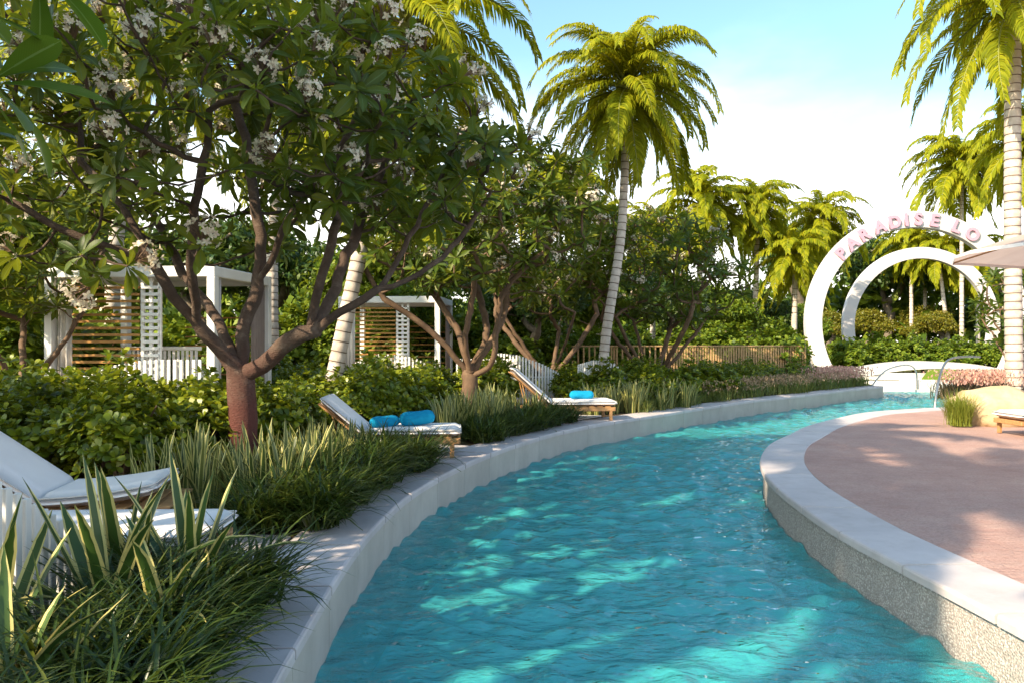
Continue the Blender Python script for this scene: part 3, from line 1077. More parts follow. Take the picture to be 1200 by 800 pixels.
def palm(path, r0, r1, size, label, group, nfr=26, hi=True, ring=0.2, skew=0.0, cat='palm tree'):
    path = np.asarray(path, float)
    root = empty('palm_tree', path[0])
    tag(root, label, cat, group)
    ln = np.linalg.norm(np.diff(path, axis=0), axis=1).sum()
    nr = max(8, int(ln / ring))
    c = spline(path - path[0], nr * 4 + 1)
    rad, mats = [], []
    for k in range(len(c)):
        f = k / (len(c) - 1)
        b = r0 + (r1 - r0) * f + 0.22 * r0 * math.exp(-f * ln / 0.35)
        ph = k % 4
        rad.append(b * (0.95 if ph == 0 else 1.03 if ph == 1 else 1.0) * random.uniform(0.985, 1.015))
    mats = [1 if k % 4 == 0 and hi else (1 if (k % 4 == 0 and random.random() < 0.5) else 0) for k in range(len(c) - 1)]
    # narrow the scar band
    cc = c.copy()
    for k in range(1, len(c) - 1):
        if k % 4 == 1:
            cc[k] = c[k - 1] + (c[k] - c[k - 1]) * 0.45
    mb = MB()
    mb.tube(cc, rad, 14 if hi else 8, np.array(mats))
    mb.build('trunk', [M['palm_trunk'], M['palm_scar']], root, True)
    top = c[-1]
    tdir = unit(c[-1] - c[-3])
    mb = MB()
    mb.tube([top - tdir * 0.1, top + tdir * 0.12 * size, top + tdir * 0.32 * size], [r1 * 1.15, r1 * 1.35, r1 * 0.5], 10)
    mb.build('crownshaft', M['crownshaft'], root, True)
    lib = FR_HI if hi else FR_LO
    for k in range(nfr):
        f = (k + 0.5) / nfr
        pi_ = min(6, int(f ** 0.85 * 7))
        az = k * 2.39996 + rng.uniform(-0.25, 0.25)
        s = size * rng.uniform(0.86, 1.1) * (0.8 if pi_ == 0 else 1.0)
        o = link('frond', lib[pi_][rng.integers(0, 2)], root, top + tdir * 0.22 * size * (1 - 0.7 * f))
        o.rotation_euler = (rng.normal(0, 0.06), rng.normal(0, 0.06), az)
        o.scale = (s, s, s)
    return root

# ---- shrubs
def shrub_mesh(name, seed, rx, ry, h, nclump, leaf, mat, nl=(6, 9)):
    r = np.random.default_rng(seed)
    tips, ax = [], []
    for k in range(nclump):
        d = unit(r.normal(0, 1, 3))
        d[2] = abs(d[2]) if r.uniform() < 0.85 else d[2] * 0.5
        q = r.uniform(0.62, 1.0) ** 0.7 * (1 + 0.12 * math.sin(4 * d[0] + 3 * d[1] + seed) + 0.1 * math.sin(6 * d[1] + seed))
        p = np.array([d[0] * rx, d[1] * ry, h * 0.42 + d[2] * h * 0.56]) * [q, q, q if d[2] > 0 else 1]
        tips.append(np.maximum(p, [-9, -9, 0.05]))
        ax.append(unit(d + [0, 0, 0.9] + r.normal(0, 0.25, 3)))
    Ms, Os = rosettes(np.array(tips), np.array(ax), nl[0], nl[1], leaf, (20, 95), r)
    mb = MB()
    mb.inst(CLUSIA, Ms, Os, r.uniform(0, 1, len(Os)))
    fol = mb.mesh('foliage', mat, False, True)
    st = MB()
    for k in range(9):
        a = r.uniform(0, 6.28)
        e = np.array([math.cos(a) * rx * 0.55, math.sin(a) * ry * 0.55, h * r.uniform(0.5, 0.8)])
        st.tube([np.zeros(3), e * [0.3, 0.3, 0.5], e], [0.022, 0.016, 0.007], 5)
    return fol, st.mesh('stems', M['bark'])
SHRUBS = [shrub_mesh('s', s, 0.62, 0.58, 1.0, 300, 0.105, M['clusia']) for s in (1, 2, 3, 4)]
HEDGES = [shrub_mesh('h', s, 0.8, 0.7, 1.5, 330, 0.15, M['hedge']) for s in (11, 12, 13)]
def shrub(lib, loc, s, label, group, name='clusia_shrub', cat='shrub'):
    root = empty(name, loc, rng.uniform(0, 6.28))
    tag(root, label, cat, group)
    f, st = lib[rng.integers(0, len(lib))]
    link('foliage', f, root)['kind'] = 'stuff'
    link('stems', st, root)
    root.scale = s if hasattr(s, '__len__') else (s, s, s)
    return root

# ---- broad-leaved trees of the background
def broad_mesh(seed, R_, H, nleaf, leaf, mat, trunk_h):
    r = np.random.default_rng(seed)
    sk = Skeleton()
    sk.limb([(0, 0, 0), (r.normal(0, .1), r.normal(0, .1), trunk_h * 0.5), (r.normal(0, .2), r.normal(0, .2), trunk_h)], step=0.4)
    cl = []
    for k in range(34):
        d = unit(r.normal(0, 1, 3))
        d[2] = abs(d[2]) * 1.0 - 0.25
        cl.append(np.array([d[0] * R_, d[1] * R_, trunk_h + (H - trunk_h) * (0.45 + 0.5 * d[2])]) * np.array([*(np.full(2, r.uniform(0.35, 0.95))), 1]))
    cl = np.array(cl)
    sk.grow(cl, 0.3)
    tr_ = sk.mesh(sk.radii(0.03, 2.2, cap=0.035 * H)).mesh('trunk', M['bark_grey'], True)
    per = nleaf // len(cl)
    O = np.vstack([c + unit(r.normal(0, 1, (per, 3))) * (r.uniform(0.15, 1, (per, 1)) ** 0.5) * np.array([1, 1, 0.6]) * R_ * r.uniform(0.24, 0.36) for c in cl])
    D = unit(r.normal(0, 1, O.shape) + [0, 0, -0.2])
    Nn = unit(r.normal(0, 0.6, O.shape) + [0, 0, 1])
    mb = MB()
    mb.inst(BROAD, frames(D, Nn) * (leaf * r.uniform(0.7, 1.25, len(O)))[:, None, None], O, r.uniform(0, 1, len(O)))
    return mb.mesh('crown', mat, False, True), tr_
BROADS = [broad_mesh(21, 3.2, 6.5, 9000, 0.26, M['broad'], 2.2), broad_mesh(22, 3.6, 7.5, 9500, 0.27, M['broad'], 2.8), broad_mesh(23, 3.0, 6.0, 8000, 0.26, M['golden'], 2.0),
          broad_mesh(24, 3.4, 6.0, 9000, 0.27, M['hedge'], 1.4)]
def broad(kind, loc, s, label, group):
    root = empty('broadleaf_tree', loc, rng.uniform(0, 6.28))
    tag(root, label, 'tree', group)
    c, t = BROADS[kind]
    link('crown', c, root)['kind'] = 'stuff'
    link('trunk', t, root)
    root.scale = s if hasattr(s, '__len__') else (s, s, s)
    return root

# ---- strap-leaved plants
def snake_mesh(seed, n, L, Wd, sp):
    r = np.random.default_rng(seed)
    base = np.c_[r.normal(0, sp, (n, 2)), np.zeros(n)]
    az = np.arctan2(base[:, 1], base[:, 0]) + r.normal(0, 0.5, n)
    th0 = np.abs(r.normal(0.10, 0.12, n))
    V, q, at = strap_sets(base, az, L * r.uniform(0.55, 1.1, n), Wd * r.uniform(0.75, 1.2, n), th0, th0 + np.abs(r.normal(0.25, 0.35, n)), 6, 0.35,
                          ([0, .2, .6, .85, 1], [.7, .9, 1, .6, .03]), r)
    mb = MB()
    mb.add(V, q, 0, at)
    return mb.mesh('snake_plant', M['snake'], True, True)
SNAKES = [snake_mesh(s, 22, 0.88, 0.068, 0.11) for s in range(31, 36)]
def snake(loc, s, label, group):
    o = link('snake_plant', SNAKES[rng.integers(0, len(SNAKES))], None, loc)
    o.rotation_euler = (0, 0, rng.uniform(0, 6.28))
    o.scale = (s, s, s)
    return tag(o, label, 'plant', group)

def tufts(name, centers, label, per, L, Wd, mat, seed, cat='grass', th=(0.15, 1.9), spread=0.09, z=-0.02, plume=None):
    """uncountable strap grass growing from tufts"""
    r = np.random.default_rng(seed)
    c = np.repeat(np.asarray(centers, float), per, 0)
    n = len(c)
    base = np.c_[c + r.normal(0, spread, (n, 2)), np.full(n, z)]
    az = r.uniform(0, 2 * math.pi, n)
    th0 = np.abs(r.normal(th[0], 0.22, n))
    th1 = np.clip(r.normal(th[1], 0.4, n), th0 + 0.2, 2.7)
    V, q, at = strap_sets(base, az, L * r.uniform(0.55, 1.15, n), Wd * r.uniform(0.7, 1.25, n), th0, th1, 6, 0.25, ([0, .3, .7, 1], [.8, 1, .75, .04]), r)
    V[:, 2] = np.maximum(V[:, 2], 0.006 + 0.02 * r.uniform(0, 1, len(V)))
    mb = MB()
    mb.add(V, q, 0, at)
    mats = [mat]
    if plume:
        mats.append(plume[0])
        np_ = plume[1]
        k = r.integers(0, len(centers), np_)
        b2 = np.asarray(centers)[k] + r.normal(0, spread * 1.6, (np_, 2))
        O = np.c_[b2, r.uniform(plume[2], plume[3], np_)]
        D = unit(r.normal(0, 0.35, (np_, 3)) + [0, 0, 1])
        mb.inst(PETAL, frames(D, unit(r.normal(0, 1, (np_, 3)))) * (plume[4] * r.uniform(0.6, 1.2, np_))[:, None, None], O, r.uniform(0, 1, np_), 1)
    o = mb.build(name, mats, None, True, True)
    return tag(o, label, cat, kind='stuff')

# ================================================================== THINGS: arches
def ring_arch(cx, cy, cz, ro, ri, depth, label, rz=0.0, text=None):
    root = empty('ring_arch', (cx, cy, 0), rz)
    tag(root, label, 'arch')
    a0 = math.asin(min(1, (cz + 0.35) / ro))
    n = 120
    a = np.linspace(-a0, math.pi + a0, n)
    prof = [(ri + .02, -depth / 2), (ro - .02, -depth / 2), (ro, -depth / 2 + .02), (ro, depth / 2 - .02), (ro - .02, depth / 2), (ri + .02, depth / 2), (ri, depth / 2 - .02), (ri, -depth / 2 + .02)]
    V = np.vstack([np.c_[r_ * np.cos(a), np.full(n, y), cz + r_ * np.sin(a)] for r_, y in prof])
    k = len(prof)
    i = np.arange(n - 1)
    mb = MB()
    mb.add(V, np.vstack([np.stack([j * n + i, j * n + i + 1, ((j + 1) % k) * n + i + 1, ((j + 1) % k) * n + i], -1) for j in range(k)]))
    ring_o = mb.build('ring', M['ringwhite'], root, False)
    for s in (-1, 1):
        rm = (ro + ri) / 2
        x = math.sqrt(rm * rm - cz * cz) * s
        fb = MB()
        fb.cbox((x, 0, 0.06), ((ro - ri) * 1.5, depth * 1.5, 0.2), 0.03)
        fb.build('footing', M['ringwhite'], root)
    if text:
        rm = (ro + ri) / 2
        dg = bpy.context.evaluated_depsgraph_get
        for chx, ang in text:
            cu = bpy.data.curves.new('letter', 'FONT')
            cu.body = chx
            cu.size = 0.76
            cu.extrude = 0.05
            cu.offset = 0.03
            cu.bevel_depth = 0.006
            cu.align_x = 'CENTER'
            cu.align_y = 'CENTER'
            to = bpy.data.objects.new('tmp', cu)
            col.objects.link(to)
            bpy.context.view_layer.update()
            me = bpy.data.meshes.new_from_object(to.evaluated_get(dg()))
            bpy.data.objects.remove(to)
            me.materials.clear()
            me.materials.append(M['letter'])
            # centre the glyph
            co = np.array([v.co[:] for v in me.vertices])
            c0 = (co.max(0) + co.min(0)) / 2
            for v in me.vertices:
                v.co -= Vector((c0[0], c0[1], 0))
            A = R(ang)
            Mx = Matrix.Translation((rm * math.cos(A), -depth / 2 - 0.05, cz + rm * math.sin(A))) @ Matrix.Rotation(-(A - math.pi / 2), 4, 'Y') @ Matrix.Rotation(math.pi / 2, 4, 'X')
            lo = link('letter', me, ring_o, M=Mx)
    return root
ring_arch(18.5, 35.2, 2.45, 5.08, 4.34, 0.36, 'tall white ring arch lettered PARADISE LO in pink', 0, [(c_, a_) for c_, a_ in zip('PARADISELO', (138, 130, 121.3, 112, 103.3, 96.8, 90, 80.8, 68, 58.5))])
ring_arch(26.6, 50.0, 2.6, 5.1, 4.36, 0.36, 'plain white ring arch without letters behind the far hedge')

# ------------------------------------------------------------------ loungers
def rotm(ax, a):
    return np.array(Matrix.Rotation(a, 3, ax))
def soft_slab(mb, x0, x1, w, z0, th, tilt=0.0, piv=None, bulge=0.012, rise=0.0):
    """cushion along x from x0 to x1, rounded edges, optional tilt about a y axis through piv"""
    nx, ny = 18, 10
    xs = np.linspace(0, 1, nx)
    ys = np.linspace(-1, 1, ny)
    top, bot = [], []
    for u in xs:
        for v in ys:
            ex = min(u, 1 - u) * (x1 - x0)
            ey = (1 - abs(v)) * w / 2
            rr = 0.045
            f = 1.0
            for e in (ex, ey):
                if e < rr:
                    f *= math.sqrt(max(0.0, 1 - (1 - e / rr) ** 2)) * 0.75 + 0.25
            x = x0 + u * (x1 - x0)
            y = v * w / 2
            zc = rise * u * u
            top.append((x, y, z0 + zc + th * (0.5 + 0.5 * f) + bulge * f))
            bot.append((x, y, z0 + zc + th * (0.5 - 0.5 * f)))
    V = np.array(top + bot)
    n = nx * ny
    q = [[i * ny + j, (i + 1) * ny + j, (i + 1) * ny + j + 1, i * ny + j + 1] for i in range(nx - 1) for j in range(ny - 1)]
    q2 = [[n + k for k in f[::-1]] for f in q]
    rim = [i * ny for i in range(nx)] + [(nx - 1) * ny + j for j in range(1, ny)] + [i * ny + ny - 1 for i in range(nx - 2, -1, -1)] + [j for j in range(ny - 2, 0, -1)]
    q3 = [[rim[k], n + rim[k], n + rim[(k + 1) % len(rim)], rim[(k + 1) % len(rim)]] for k in range(len(rim))]
    q3 = [f[::-1] for f in q3]
    if tilt:
        Rm = rotm('Y', tilt)
        V = (V - piv) @ Rm.T + piv
    mb.add(V, q + q2 + q3)

def lounger(loc, rz, label, back=38, seat_l=1.3, back_l=0.85, wid=0.78, rise=0.0, group=None):
    """foot end towards +x"""
    root = empty('sun_lounger', loc, rz)
    tag(root, label, 'sun lounger', group)
    fh = 0.27
    mb = MB()
    for s in (-1, 1):
        mb.cbox((-0.1, s * (wid / 2 - 0.03), fh - 0.04), (seat_l + 0.75, 0.05, 0.08), 0.008)
    mb.cbox((seat_l / 2 + 0.27, 0, fh - 0.04), (0.05, wid - 0.114, 0.078), 0.008)
    mb.cbox((-seat_l / 2 - 0.44, 0, fh - 0.04), (0.05, wid - 0.114, 0.078), 0.008)
    fr_ = mb.build('frame', M['teak'], root)
    for k in range(9):
        sb = MB()
        sb.cbox((-0.55 + k * 0.165, 0, fh + 0.011), (0.11, wid - 0.02, 0.02), 0.004)
        sb.build('slat', M['teak'], fr_)
    for x in (seat_l / 2 + 0.18, -seat_l / 2 - 0.35):
        for s in (-1, 1):
            lb_ = MB()
            lb_.cbox((x, s * (wid / 2 - 0.035), (fh - 0.08) / 2), (0.06, 0.055, fh - 0.08), 0.006)
            lb_.build('leg', M['teak'], fr_)
    hx = -seat_l / 2 + 0.25
    mb = MB()
    soft_slab(mb, hx, seat_l / 2 + 0.31, wid, fh + 0.024, 0.11, rise=rise)
    sc_ = mb.build('seat_cushion', M['cushion'], root, True)
    pp = MB()
    x0_, x1_, hw_, zz_ = hx + .012, seat_l / 2 + 0.298, wid / 2 - .012, fh + 0.024 + 0.088
    rise_z = lambda x_: rise * ((x_ - hx) / (seat_l / 2 + 0.31 - hx)) ** 2
    loop = [(x_, -hw_) for x_ in np.linspace(x0_, x1_, 8)] + [(x1_, y_) for y_ in np.linspace(-hw_, hw_, 5)[1:]] + [(x_, hw_) for x_ in np.linspace(x1_, x0_, 8)[1:]]
    pp.tube([(x_, y_, zz_ + rise_z(x_)) for x_, y_ in loop], 0.007, 5)
    pp.build('piping', M['curtain'], sc_, True)
    mb = MB()
    soft_slab(mb, hx - back_l, hx - 0.005, wid, fh + 0.024, 0.11, R(back), np.array([hx, 0, fh + 0.06]))
    mb.build('back_cushion', M['cushion'], root, True)
    mb = MB()
    Rm = rotm('Y', R(back))
    pv_ = np.array([hx, 0, fh + 0.02])
    c_ = (np.array([hx - back_l / 2, 0, fh - 0.005]) - pv_) @ Rm.T + pv_
    mb.cbox(c_, (back_l, wid - 0.06, 0.025), 0.006, M=Rm)
    mb.build('back_board', M['teak'], root)
    mb = MB()
    e = (np.array([hx - back_l * 0.7, 0, fh - 0.02]) - pv_) @ Rm.T + pv_
    for s in (-1, 1):
        mb.tube([(e[0], s * wid * 0.3, e[2]), (e[0] + 0.12, s * wid * 0.3, fh - 0.02)], 0.012, 6)
    mb.build('back_prop', M['teak'], root)
    return root

def towel_roll(loc, rz, L, r_, label, tilt=0.0):
    mb = MB()
    n, k = 20, 22
    a = np.arange(k) / k * 2 * math.pi
    V = []
    for u in np.linspace(-1, 1, n):
        f = (1 - abs(u) ** 6) ** 0.5 if abs(u) < 1 else 0.0
        f = 0.35 + 0.65 * f
        wob = 1 + 0.03 * np.sin(3 * a + 5 * u)
        V.append(np.c_[np.full(k, u * L / 2), np.cos(a) * r_ * 1.25 * f * wob, np.sin(a) * r_ * f * wob + r_])
    V = np.vstack(V)
    i = np.arange(n - 1)[:, None] * k
    j = np.arange(k)[None]
    q = np.stack([i + j, i + (j + 1) % k, i + k + (j + 1) % k, i + k + j], -1).reshape(-1, 4)
    mb.add(V, q[:, ::-1])
    mb.add(V[:k], [list(range(k))])
    mb.add(V[-k:], [list(range(k))[::-1]])
    o = mb.build('cushion', M['blue'], None, True)
    o.location = loc
    o.rotation_euler = (0, tilt, rz)
    return tag(o, label, 'cushion')

lounger((-2.92, 5.12, 0), R(2), 'white sun lounger with a flat mattress beside the striped agaves', back=30)
lounger((-3.6, 6.35, 0), R(10), 'white sun lounger with raised back and upturned foot behind the striped agaves', back=36, rise=0.09, wid=0.8, seat_l=0.8, back_l=1.0)
lounger((-1.68, 10.9, 0), R(4), 'white sun lounger with two blue cushions leaning on it', back=40, back_l=0.75)
lounger((1.15, 15.9, 0), R(6), 'white sun lounger with a single blue cushion on its seat', back=42, back_l=1.05)
lounger((9.42, 13.2, 0), R(184), 'white sun lounger on the stamped deck beside the sandstone boulder', back=35)
towel_roll((-1.78, 10.74, 0.405), R(48), 0.46, 0.08, 'blue cushion lying behind its twin on the two-cushion lounger')
towel_roll((-1.34, 10.90, 0.42), R(26), 0.5, 0.1, 'blue cushion closest to the foot of the two-cushion lounger', -0.06)
towel_roll((1.45, 15.98, 0.405), R(4), 0.5, 0.09, 'single blue cushion on the lounger below the leaning palm')

# ------------------------------------------------------------------ white slatted screens
def slat_screen(pts, tops, label, wd=0.045, gap=0.02, group=None, z0=0.0, mat='white', rail=True, cat='screen', name='slat_screen'):
    """row of upright slats along a plan line with a varying top"""
    p = np.asarray(pts, float)
    ln = np.linalg.norm(np.diff(spline(p, 60), axis=0), axis=1).sum()
    n = max(3, int(ln / (wd + gap)))
    q = spline(p, n)
    t = unit(np.gradient(q, axis=0))
    root = empty(name, (q[0][0], q[0][1], z0))
    tag(root, label, cat, group)
    zt = np.interp(np.linspace(0, 1, n), np.linspace(0, 1, len(tops)), tops)
    for k in range(n):
        mb = MB()
        h_ = zt[k] - z0
        mb.cbox((q[k][0] - q[0][0], q[k][1] - q[0][1], h_ / 2), (wd, 0.032, h_), 0.004, rz=math.atan2(t[k][1], t[k][0]))
        mb.build('slat', M[mat], root)
    if rail:
        nn = np.stack([-t[:, 1], t[:, 0]], -1)
        qq = q - q[0] + nn * 0.03
        for zz in (0.14, max(0.25, zt.min() - z0 - 0.1)):
            mb = MB()
            mb.tube(np.c_[qq, np.full(n, zz)], 0.014, 6)
            mb.build('rail', M[mat], root)
    return root
slat_screen([(-2.72, 3.4), (-2.62, 3.75), (-2.58, 4.1), (-2.57, 4.5)], [1.12, 0.96, 0.74, 0.5], 'white slatted screen stepping down beside the flat lounger', 0.045, 0.018)

# ------------------------------------------------------------------ cabanas
def cabana(loc, rz, w_, d_, H, label, group):
    """front left corner at loc, front along +x, depth along +y"""
    root = empty('cabana', loc, rz)
    tag(root, label, 'cabana', group)
    pw = 0.16
    for x in (pw / 2, w_ - pw / 2):
        for y in (pw / 2, d_ - pw / 2):
            b = MB()
            b.cbox((x, y, (H - 0.2) / 2), (pw, pw, H - 0.2), 0.012)
            b.build('post', M['white'], root)
    r_ = MB()
    r_.cbox((w_ / 2, pw / 2, H - 0.1), (w_, pw, 0.2), 0.012)
    r_.cbox((w_ / 2, d_ - pw / 2, H - 0.1), (w_, pw, 0.2), 0.012)
    for x in (pw / 2, w_ - pw / 2):
        r_.cbox((x, d_ / 2, H - 0.103), (pw - 0.004, d_ - 2 * pw, 0.194), 0.012)
    ro = r_.build('roof_frame', M['white'], root)
    b = MB()
    b.cbox((w_ / 2, d_ / 2, H - 0.06), (w_ - 2 * pw, d_ - 2 * pw, 0.07), 0.01)
    b.build('roof_panel', M['white'], ro)
    b = MB()
    b.cbox((w_ / 2, d_ / 2, 0.04), (w_ + 0.3, d_ + 0.3, 0.08), 0.02)
    b.build('floor_slab', M['coping'], root)
    # timber slat screen across the front
    sw0, sw1 = 0.50, 0.50 + w_ * 0.40
    for k in range(int((H - 0.45) / 0.125)):
        s = MB()
        s.cbox(((sw0 + sw1) / 2, 0.10, 0.22 + k * 0.125), (sw1 - sw0, 0.035, 0.05), 0.005)
        s.build('screen_slat', M['slatwood'], root)
    # white lattice return beside it: slats with upright stiles
    for k in range(int((H - 0.45) / 0.125)):
        s = MB()
        s.cbox((sw1 + 0.2, 0.10, 0.22 + k * 0.125), (0.34, 0.03, 0.06), 0.005)
        s.build('lattice_slat', M['white'], root)
    for x in (sw1 + 0.035, sw1 + 0.2, sw1 + 0.37):
        s = MB()
        s.cbox((x, 0.145, (H - 0.2) / 2), (0.07, 0.05, H - 0.2), 0.006)
        s.build('stile', M['white'], root)
    # pleated curtains
    def curtain(x0, y0, x1, y1, mat, amp=0.035, wav=0.11):
        ln = math.hypot(x1 - x0, y1 - y0)
        n = max(24, int(ln / wav * 10))
        u = np.linspace(0, 1, n)
        ph = u * ln / wav * 2 * math.pi
        dx, dy = (x1 - x0) / ln, (y1 - y0) / ln
        off = np.sin(ph + 0.4 * np.sin(ph * 0.3)) * amp
        xs = x0 + u * (x1 - x0) - dy * off
        ys = y0 + u * (y1 - y0) + dx * off
        V = np.vstack([np.c_[xs, ys, np.full(n, z)] for z in (0.09, H - 0.205)])
        i = np.arange(n - 1)
        b_ = MB()
        b_.add(V, np.stack([i, i + 1, i + 1 + n, i + n], -1))
        o = b_.build('curtain', M[mat], root, True)
        so = o.modifiers.new('thickness', 'SOLIDIFY')
        so.thickness = 0.006
    curtain(0.20, 0.11, 0.48, 0.11, 'curtain')
    curtain(w_ - 0.09, d_ - 0.75, w_ - 0.09, d_ - 0.2, 'curtain_dark')
    curtain(w_ - 0.09, 0.2, w_ - 0.09, 0.42, 'curtain', 0.03, 0.09)
    # thin wires of the side screen
    for k in range(9):
        s = MB()
        s.box((w_ * 0.68, d_ - 0.09, 0.5 + k * 0.2), (w_ * 0.5, 0.02, 0.03))
        s.build('back_slat', M['slatwood'], root)
    return root
cabana((-8.75, 14.35, 0), R(-6), 3.35, 2.5, 2.98, 'white cabana with timber slats behind the red-trunked tree', 'cabanas')
cabana((-5.25, 23.2, 0), R(-4), 3.1, 2.6, 2.95, 'white cabana with timber slats behind the leaning palm and forked tree', 'cabanas')
cabana((14.75, 21.9, 0), R(-32), 3.0, 2.4, 2.9, 'white cabana partly out of view behind the ringed palm on the deck', 'cabanas')

def armchair(loc, rz, label):
    root = empty('slatted_sofa', loc, rz)
    tag(root, label, 'sofa')
    b = MB()
    b.cbox((0, 0, 0.32), (1.2, 0.7, 0.18), 0.04)
    b.build('seat_cushion', M['cushion'], root)
    for k in range(15):
        s = MB()
        s.cbox((-0.56 + k * 0.08, -0.38, 0.42), (0.045, 0.03, 0.84), 0.005)
        s.build('back_slat', M['white'], root)
    for sx in (-1, 1):
        b = MB()
        b.cbox((sx * 0.62, 0, 0.3), (0.05, 0.72, 0.6), 0.01)
        b.build('arm', M['white'], root)
    b = MB()
    b.cbox((0, -0.38, 0.865), (1.3, 0.06, 0.045), 0.008)
    b.build('top_rail', M['white'], root)
    root.scale = (1.15, 1, 1.6)
    return root
armchair((-6.75, 15.4, 0.082), R(-6), 'white slatted sofa inside the cabana behind the red-trunked tree')

slat_screen([(-7.6, 13.3), (-6.9, 13.0), (-6.0, 12.75), (-5.2, 12.8)], [0.95, 1.18, 1.3, 1.3], 'white slatted screen in front of the sofa cabana', 0.05, 0.045)
slat_screen([(-4.1, 20.2), (-3.2, 19.6), (-2.3, 19.5), (-1.7, 19.9)], [1.05, 1.3, 1.2, 0.7], 'white slatted screen in front of the farther cabana', 0.05, 0.04)
slat_screen([(-0.35, 19.9), (0.1, 19.7), (0.7, 19.6), (1.2, 19.9)], [1.3, 1.25, 1.05, 0.8], 'white slatted screen beside the forked tree and the single-cushion lounger', 0.05, 0.03)
slat_screen([(1.75, 20.2), (2.2, 19.6), (2.75, 19.3), (3.05, 19.4)], [1.0, 1.12, 1.1, 0.6], 'white slatted screen with rounded end below the leaning palm', 0.05, 0.03)
slat_screen([(-1.6, 22.4), (-0.9, 22.3), (0.1, 22.6)], [1.1, 1.1, 1.1], 'white slatted screen behind the forked tree', 0.05, 0.03)

# timber picket fence
fence = empty('picket_fence', (1.2, 28.2, 0))
tag(fence, 'long brown timber picket fence with a flat top rail', 'fence')
fp = spline([(0, 0), (5, 0.4), (10.1, 1.4)], 80)
for k in range(100):
    q = np.array([np.interp(k / 99 * 79, range(80), fp[:, j]) for j in range(2)])
    if k < 45 and k % 2: continue
    b = MB()
    b.cbox((q[0], q[1], 0.72 + random.uniform(-.01, .01)), (0.06, 0.03, 1.36), 0.004, rz=0.1)
    b.build('picket', M['bamboo'], fence)
b = MB()
for zz, hh in ((1.43, 0.05), (0.2, 0.06)):
    for k in range(79):
        c_ = (fp[k] + fp[k + 1]) / 2
        v = fp[k + 1] - fp[k]
        b.box((c_[0], c_[1] + (0 if zz > 1 else 0.03), zz), (np.linalg.norm(v) + 0.002, 0.09 if zz > 1 else 0.03, hh), math.atan2(v[1], v[0]))
b.build('rail', M['bamboo'], fence)
for k in (0, 20, 40, 59, 79):
    b = MB()
    b.cbox((fp[k][0], fp[k][1] + 0.055, 0.7), (0.08, 0.07, 1.4), 0.006)
    b.build('post', M['bamboo'], fence)

# umbrella over the right deck (pole stands to the right of the view)
um = empty('parasol', (7.28, 9.0, 0.1))
tag(um, 'beige parasol with a shallow pointed canopy over the stamped deck', 'parasol')
b = MB()
n = 8
rim = [(1.9 * math.cos(R(180 + k * 45)), 1.9 * math.sin(R(180 + k * 45)), 2.56) for k in range(n)]
rim_m = [(1.82 * math.cos(R(180 + k * 45 + 22.5)), 1.82 * math.sin(R(180 + k * 45 + 22.5)), 2.575) for k in range(n)]
allr = [p for k in range(n) for p in (rim[k], rim_m[k])]
mid = [(x * .5, y * .5, 2.56 + 0.30) for x, y, z in allr]
b.add(allr + mid + [(0, 0, 3.12)], [[k, (k + 1) % 16, 16 + (k + 1) % 16, 16 + k] for k in range(16)] + [[16 + k, 16 + (k + 1) % 16, 32] for k in range(16)])
cn = b.build('canopy', M['umbrella'], um)
b = MB()
for k in range(16):
    p, q = np.array(allr[k]), np.array(allr[(k + 1) % 16])
    b.add([p + [0, 0, .004], q + [0, 0, .004], q - [0, 0, .035], p - [0, 0, .035]], [[0, 1, 2, 3]])
vo_ = b.build('valance', M['cushion'], cn)
vo_.modifiers.new('thickness', 'SOLIDIFY').thickness = 0.006
for k in range(8):
    b = MB()
    b.tube([(0, 0, 3.05), np.array(rim[k]) * .5 + [0, 0, 1.53], np.array(rim[k]) - [0, 0, .012]], 0.011, 5)
    b.build('rib', M['teak'], cn)
b = MB()
b.tube([(0, 0, -0.05), (0, 0, 3.2)], 0.025, 10)
b.build('pole', M['teak'], um)
b = MB()
b.cbox((0, 0, -0.055), (0.7, 0.7, 0.1), 0.02)
b.build('base', M['coping'], um)

# handrails into the water
def handrail(pts, label, r_=0.028):
    p = spline(pts, 40)
    o = MB()
    o.tube(p - p[0], r_, 8)
    x = o.build('handrail', M['steel'], None, True)
    x.location = p[0]
    return tag(x, label, 'handrail')
handrail([(10.6, 19.3, -0.6), (10.72, 19.45, 0.1), (11.1, 19.9, 0.75), (11.7, 20.6, 1.1), (12.6, 21.4, 1.18), (13.4, 22.0, 1.16)], 'tall arched steel handrail rising from the bank edge to the ringed palm', 0.03)
handrail([(12.9, 27.6, -0.05), (13.4, 28.2, 0.22), (14.3, 29.2, 0.55), (15.6, 30.3, 0.68), (16.2, 30.8, 0.4), (16.3, 30.9, -0.3)], 'low steel handrail at the end of the left pool wall', 0.03)

# boulder
bm_r = np.random.default_rng(5)
b = MB()
nu, nv = 28, 18
V = []
for i_ in range(nv + 1):
    for j_ in range(nu):
        th_, ph_ = math.pi * i_ / nv, 2 * math.pi * j_ / nu
        d = np.array([math.sin(th_) * math.cos(ph_), math.sin(th_) * math.sin(ph_), math.cos(th_)])
        f = 1 + 0.10 * math.sin(3 * d[0] + 1) + 0.08 * math.sin(4 * d[1] + 2 * d[2]) + 0.05 * math.sin(9 * d[0] + 7 * d[2]) + 0.03 * math.sin(15 * d[1] + 3)
        d = np.sign(d) * np.abs(d) ** 0.72
        V.append(d * f * [0.78, 0.5, 0.40])
i_ = np.arange(nv)[:, None] * nu
j_ = np.arange(nu)[None]
b.add(V, np.stack([i_ + j_, i_ + nu + j_, i_ + nu + (j_ + 1) % nu, i_ + (j_ + 1) % nu], -1).reshape(-1, 4))
bo = b.build('boulder', M['rock'], None, True)
bo.location = (9.35, 15.0, 0.26)
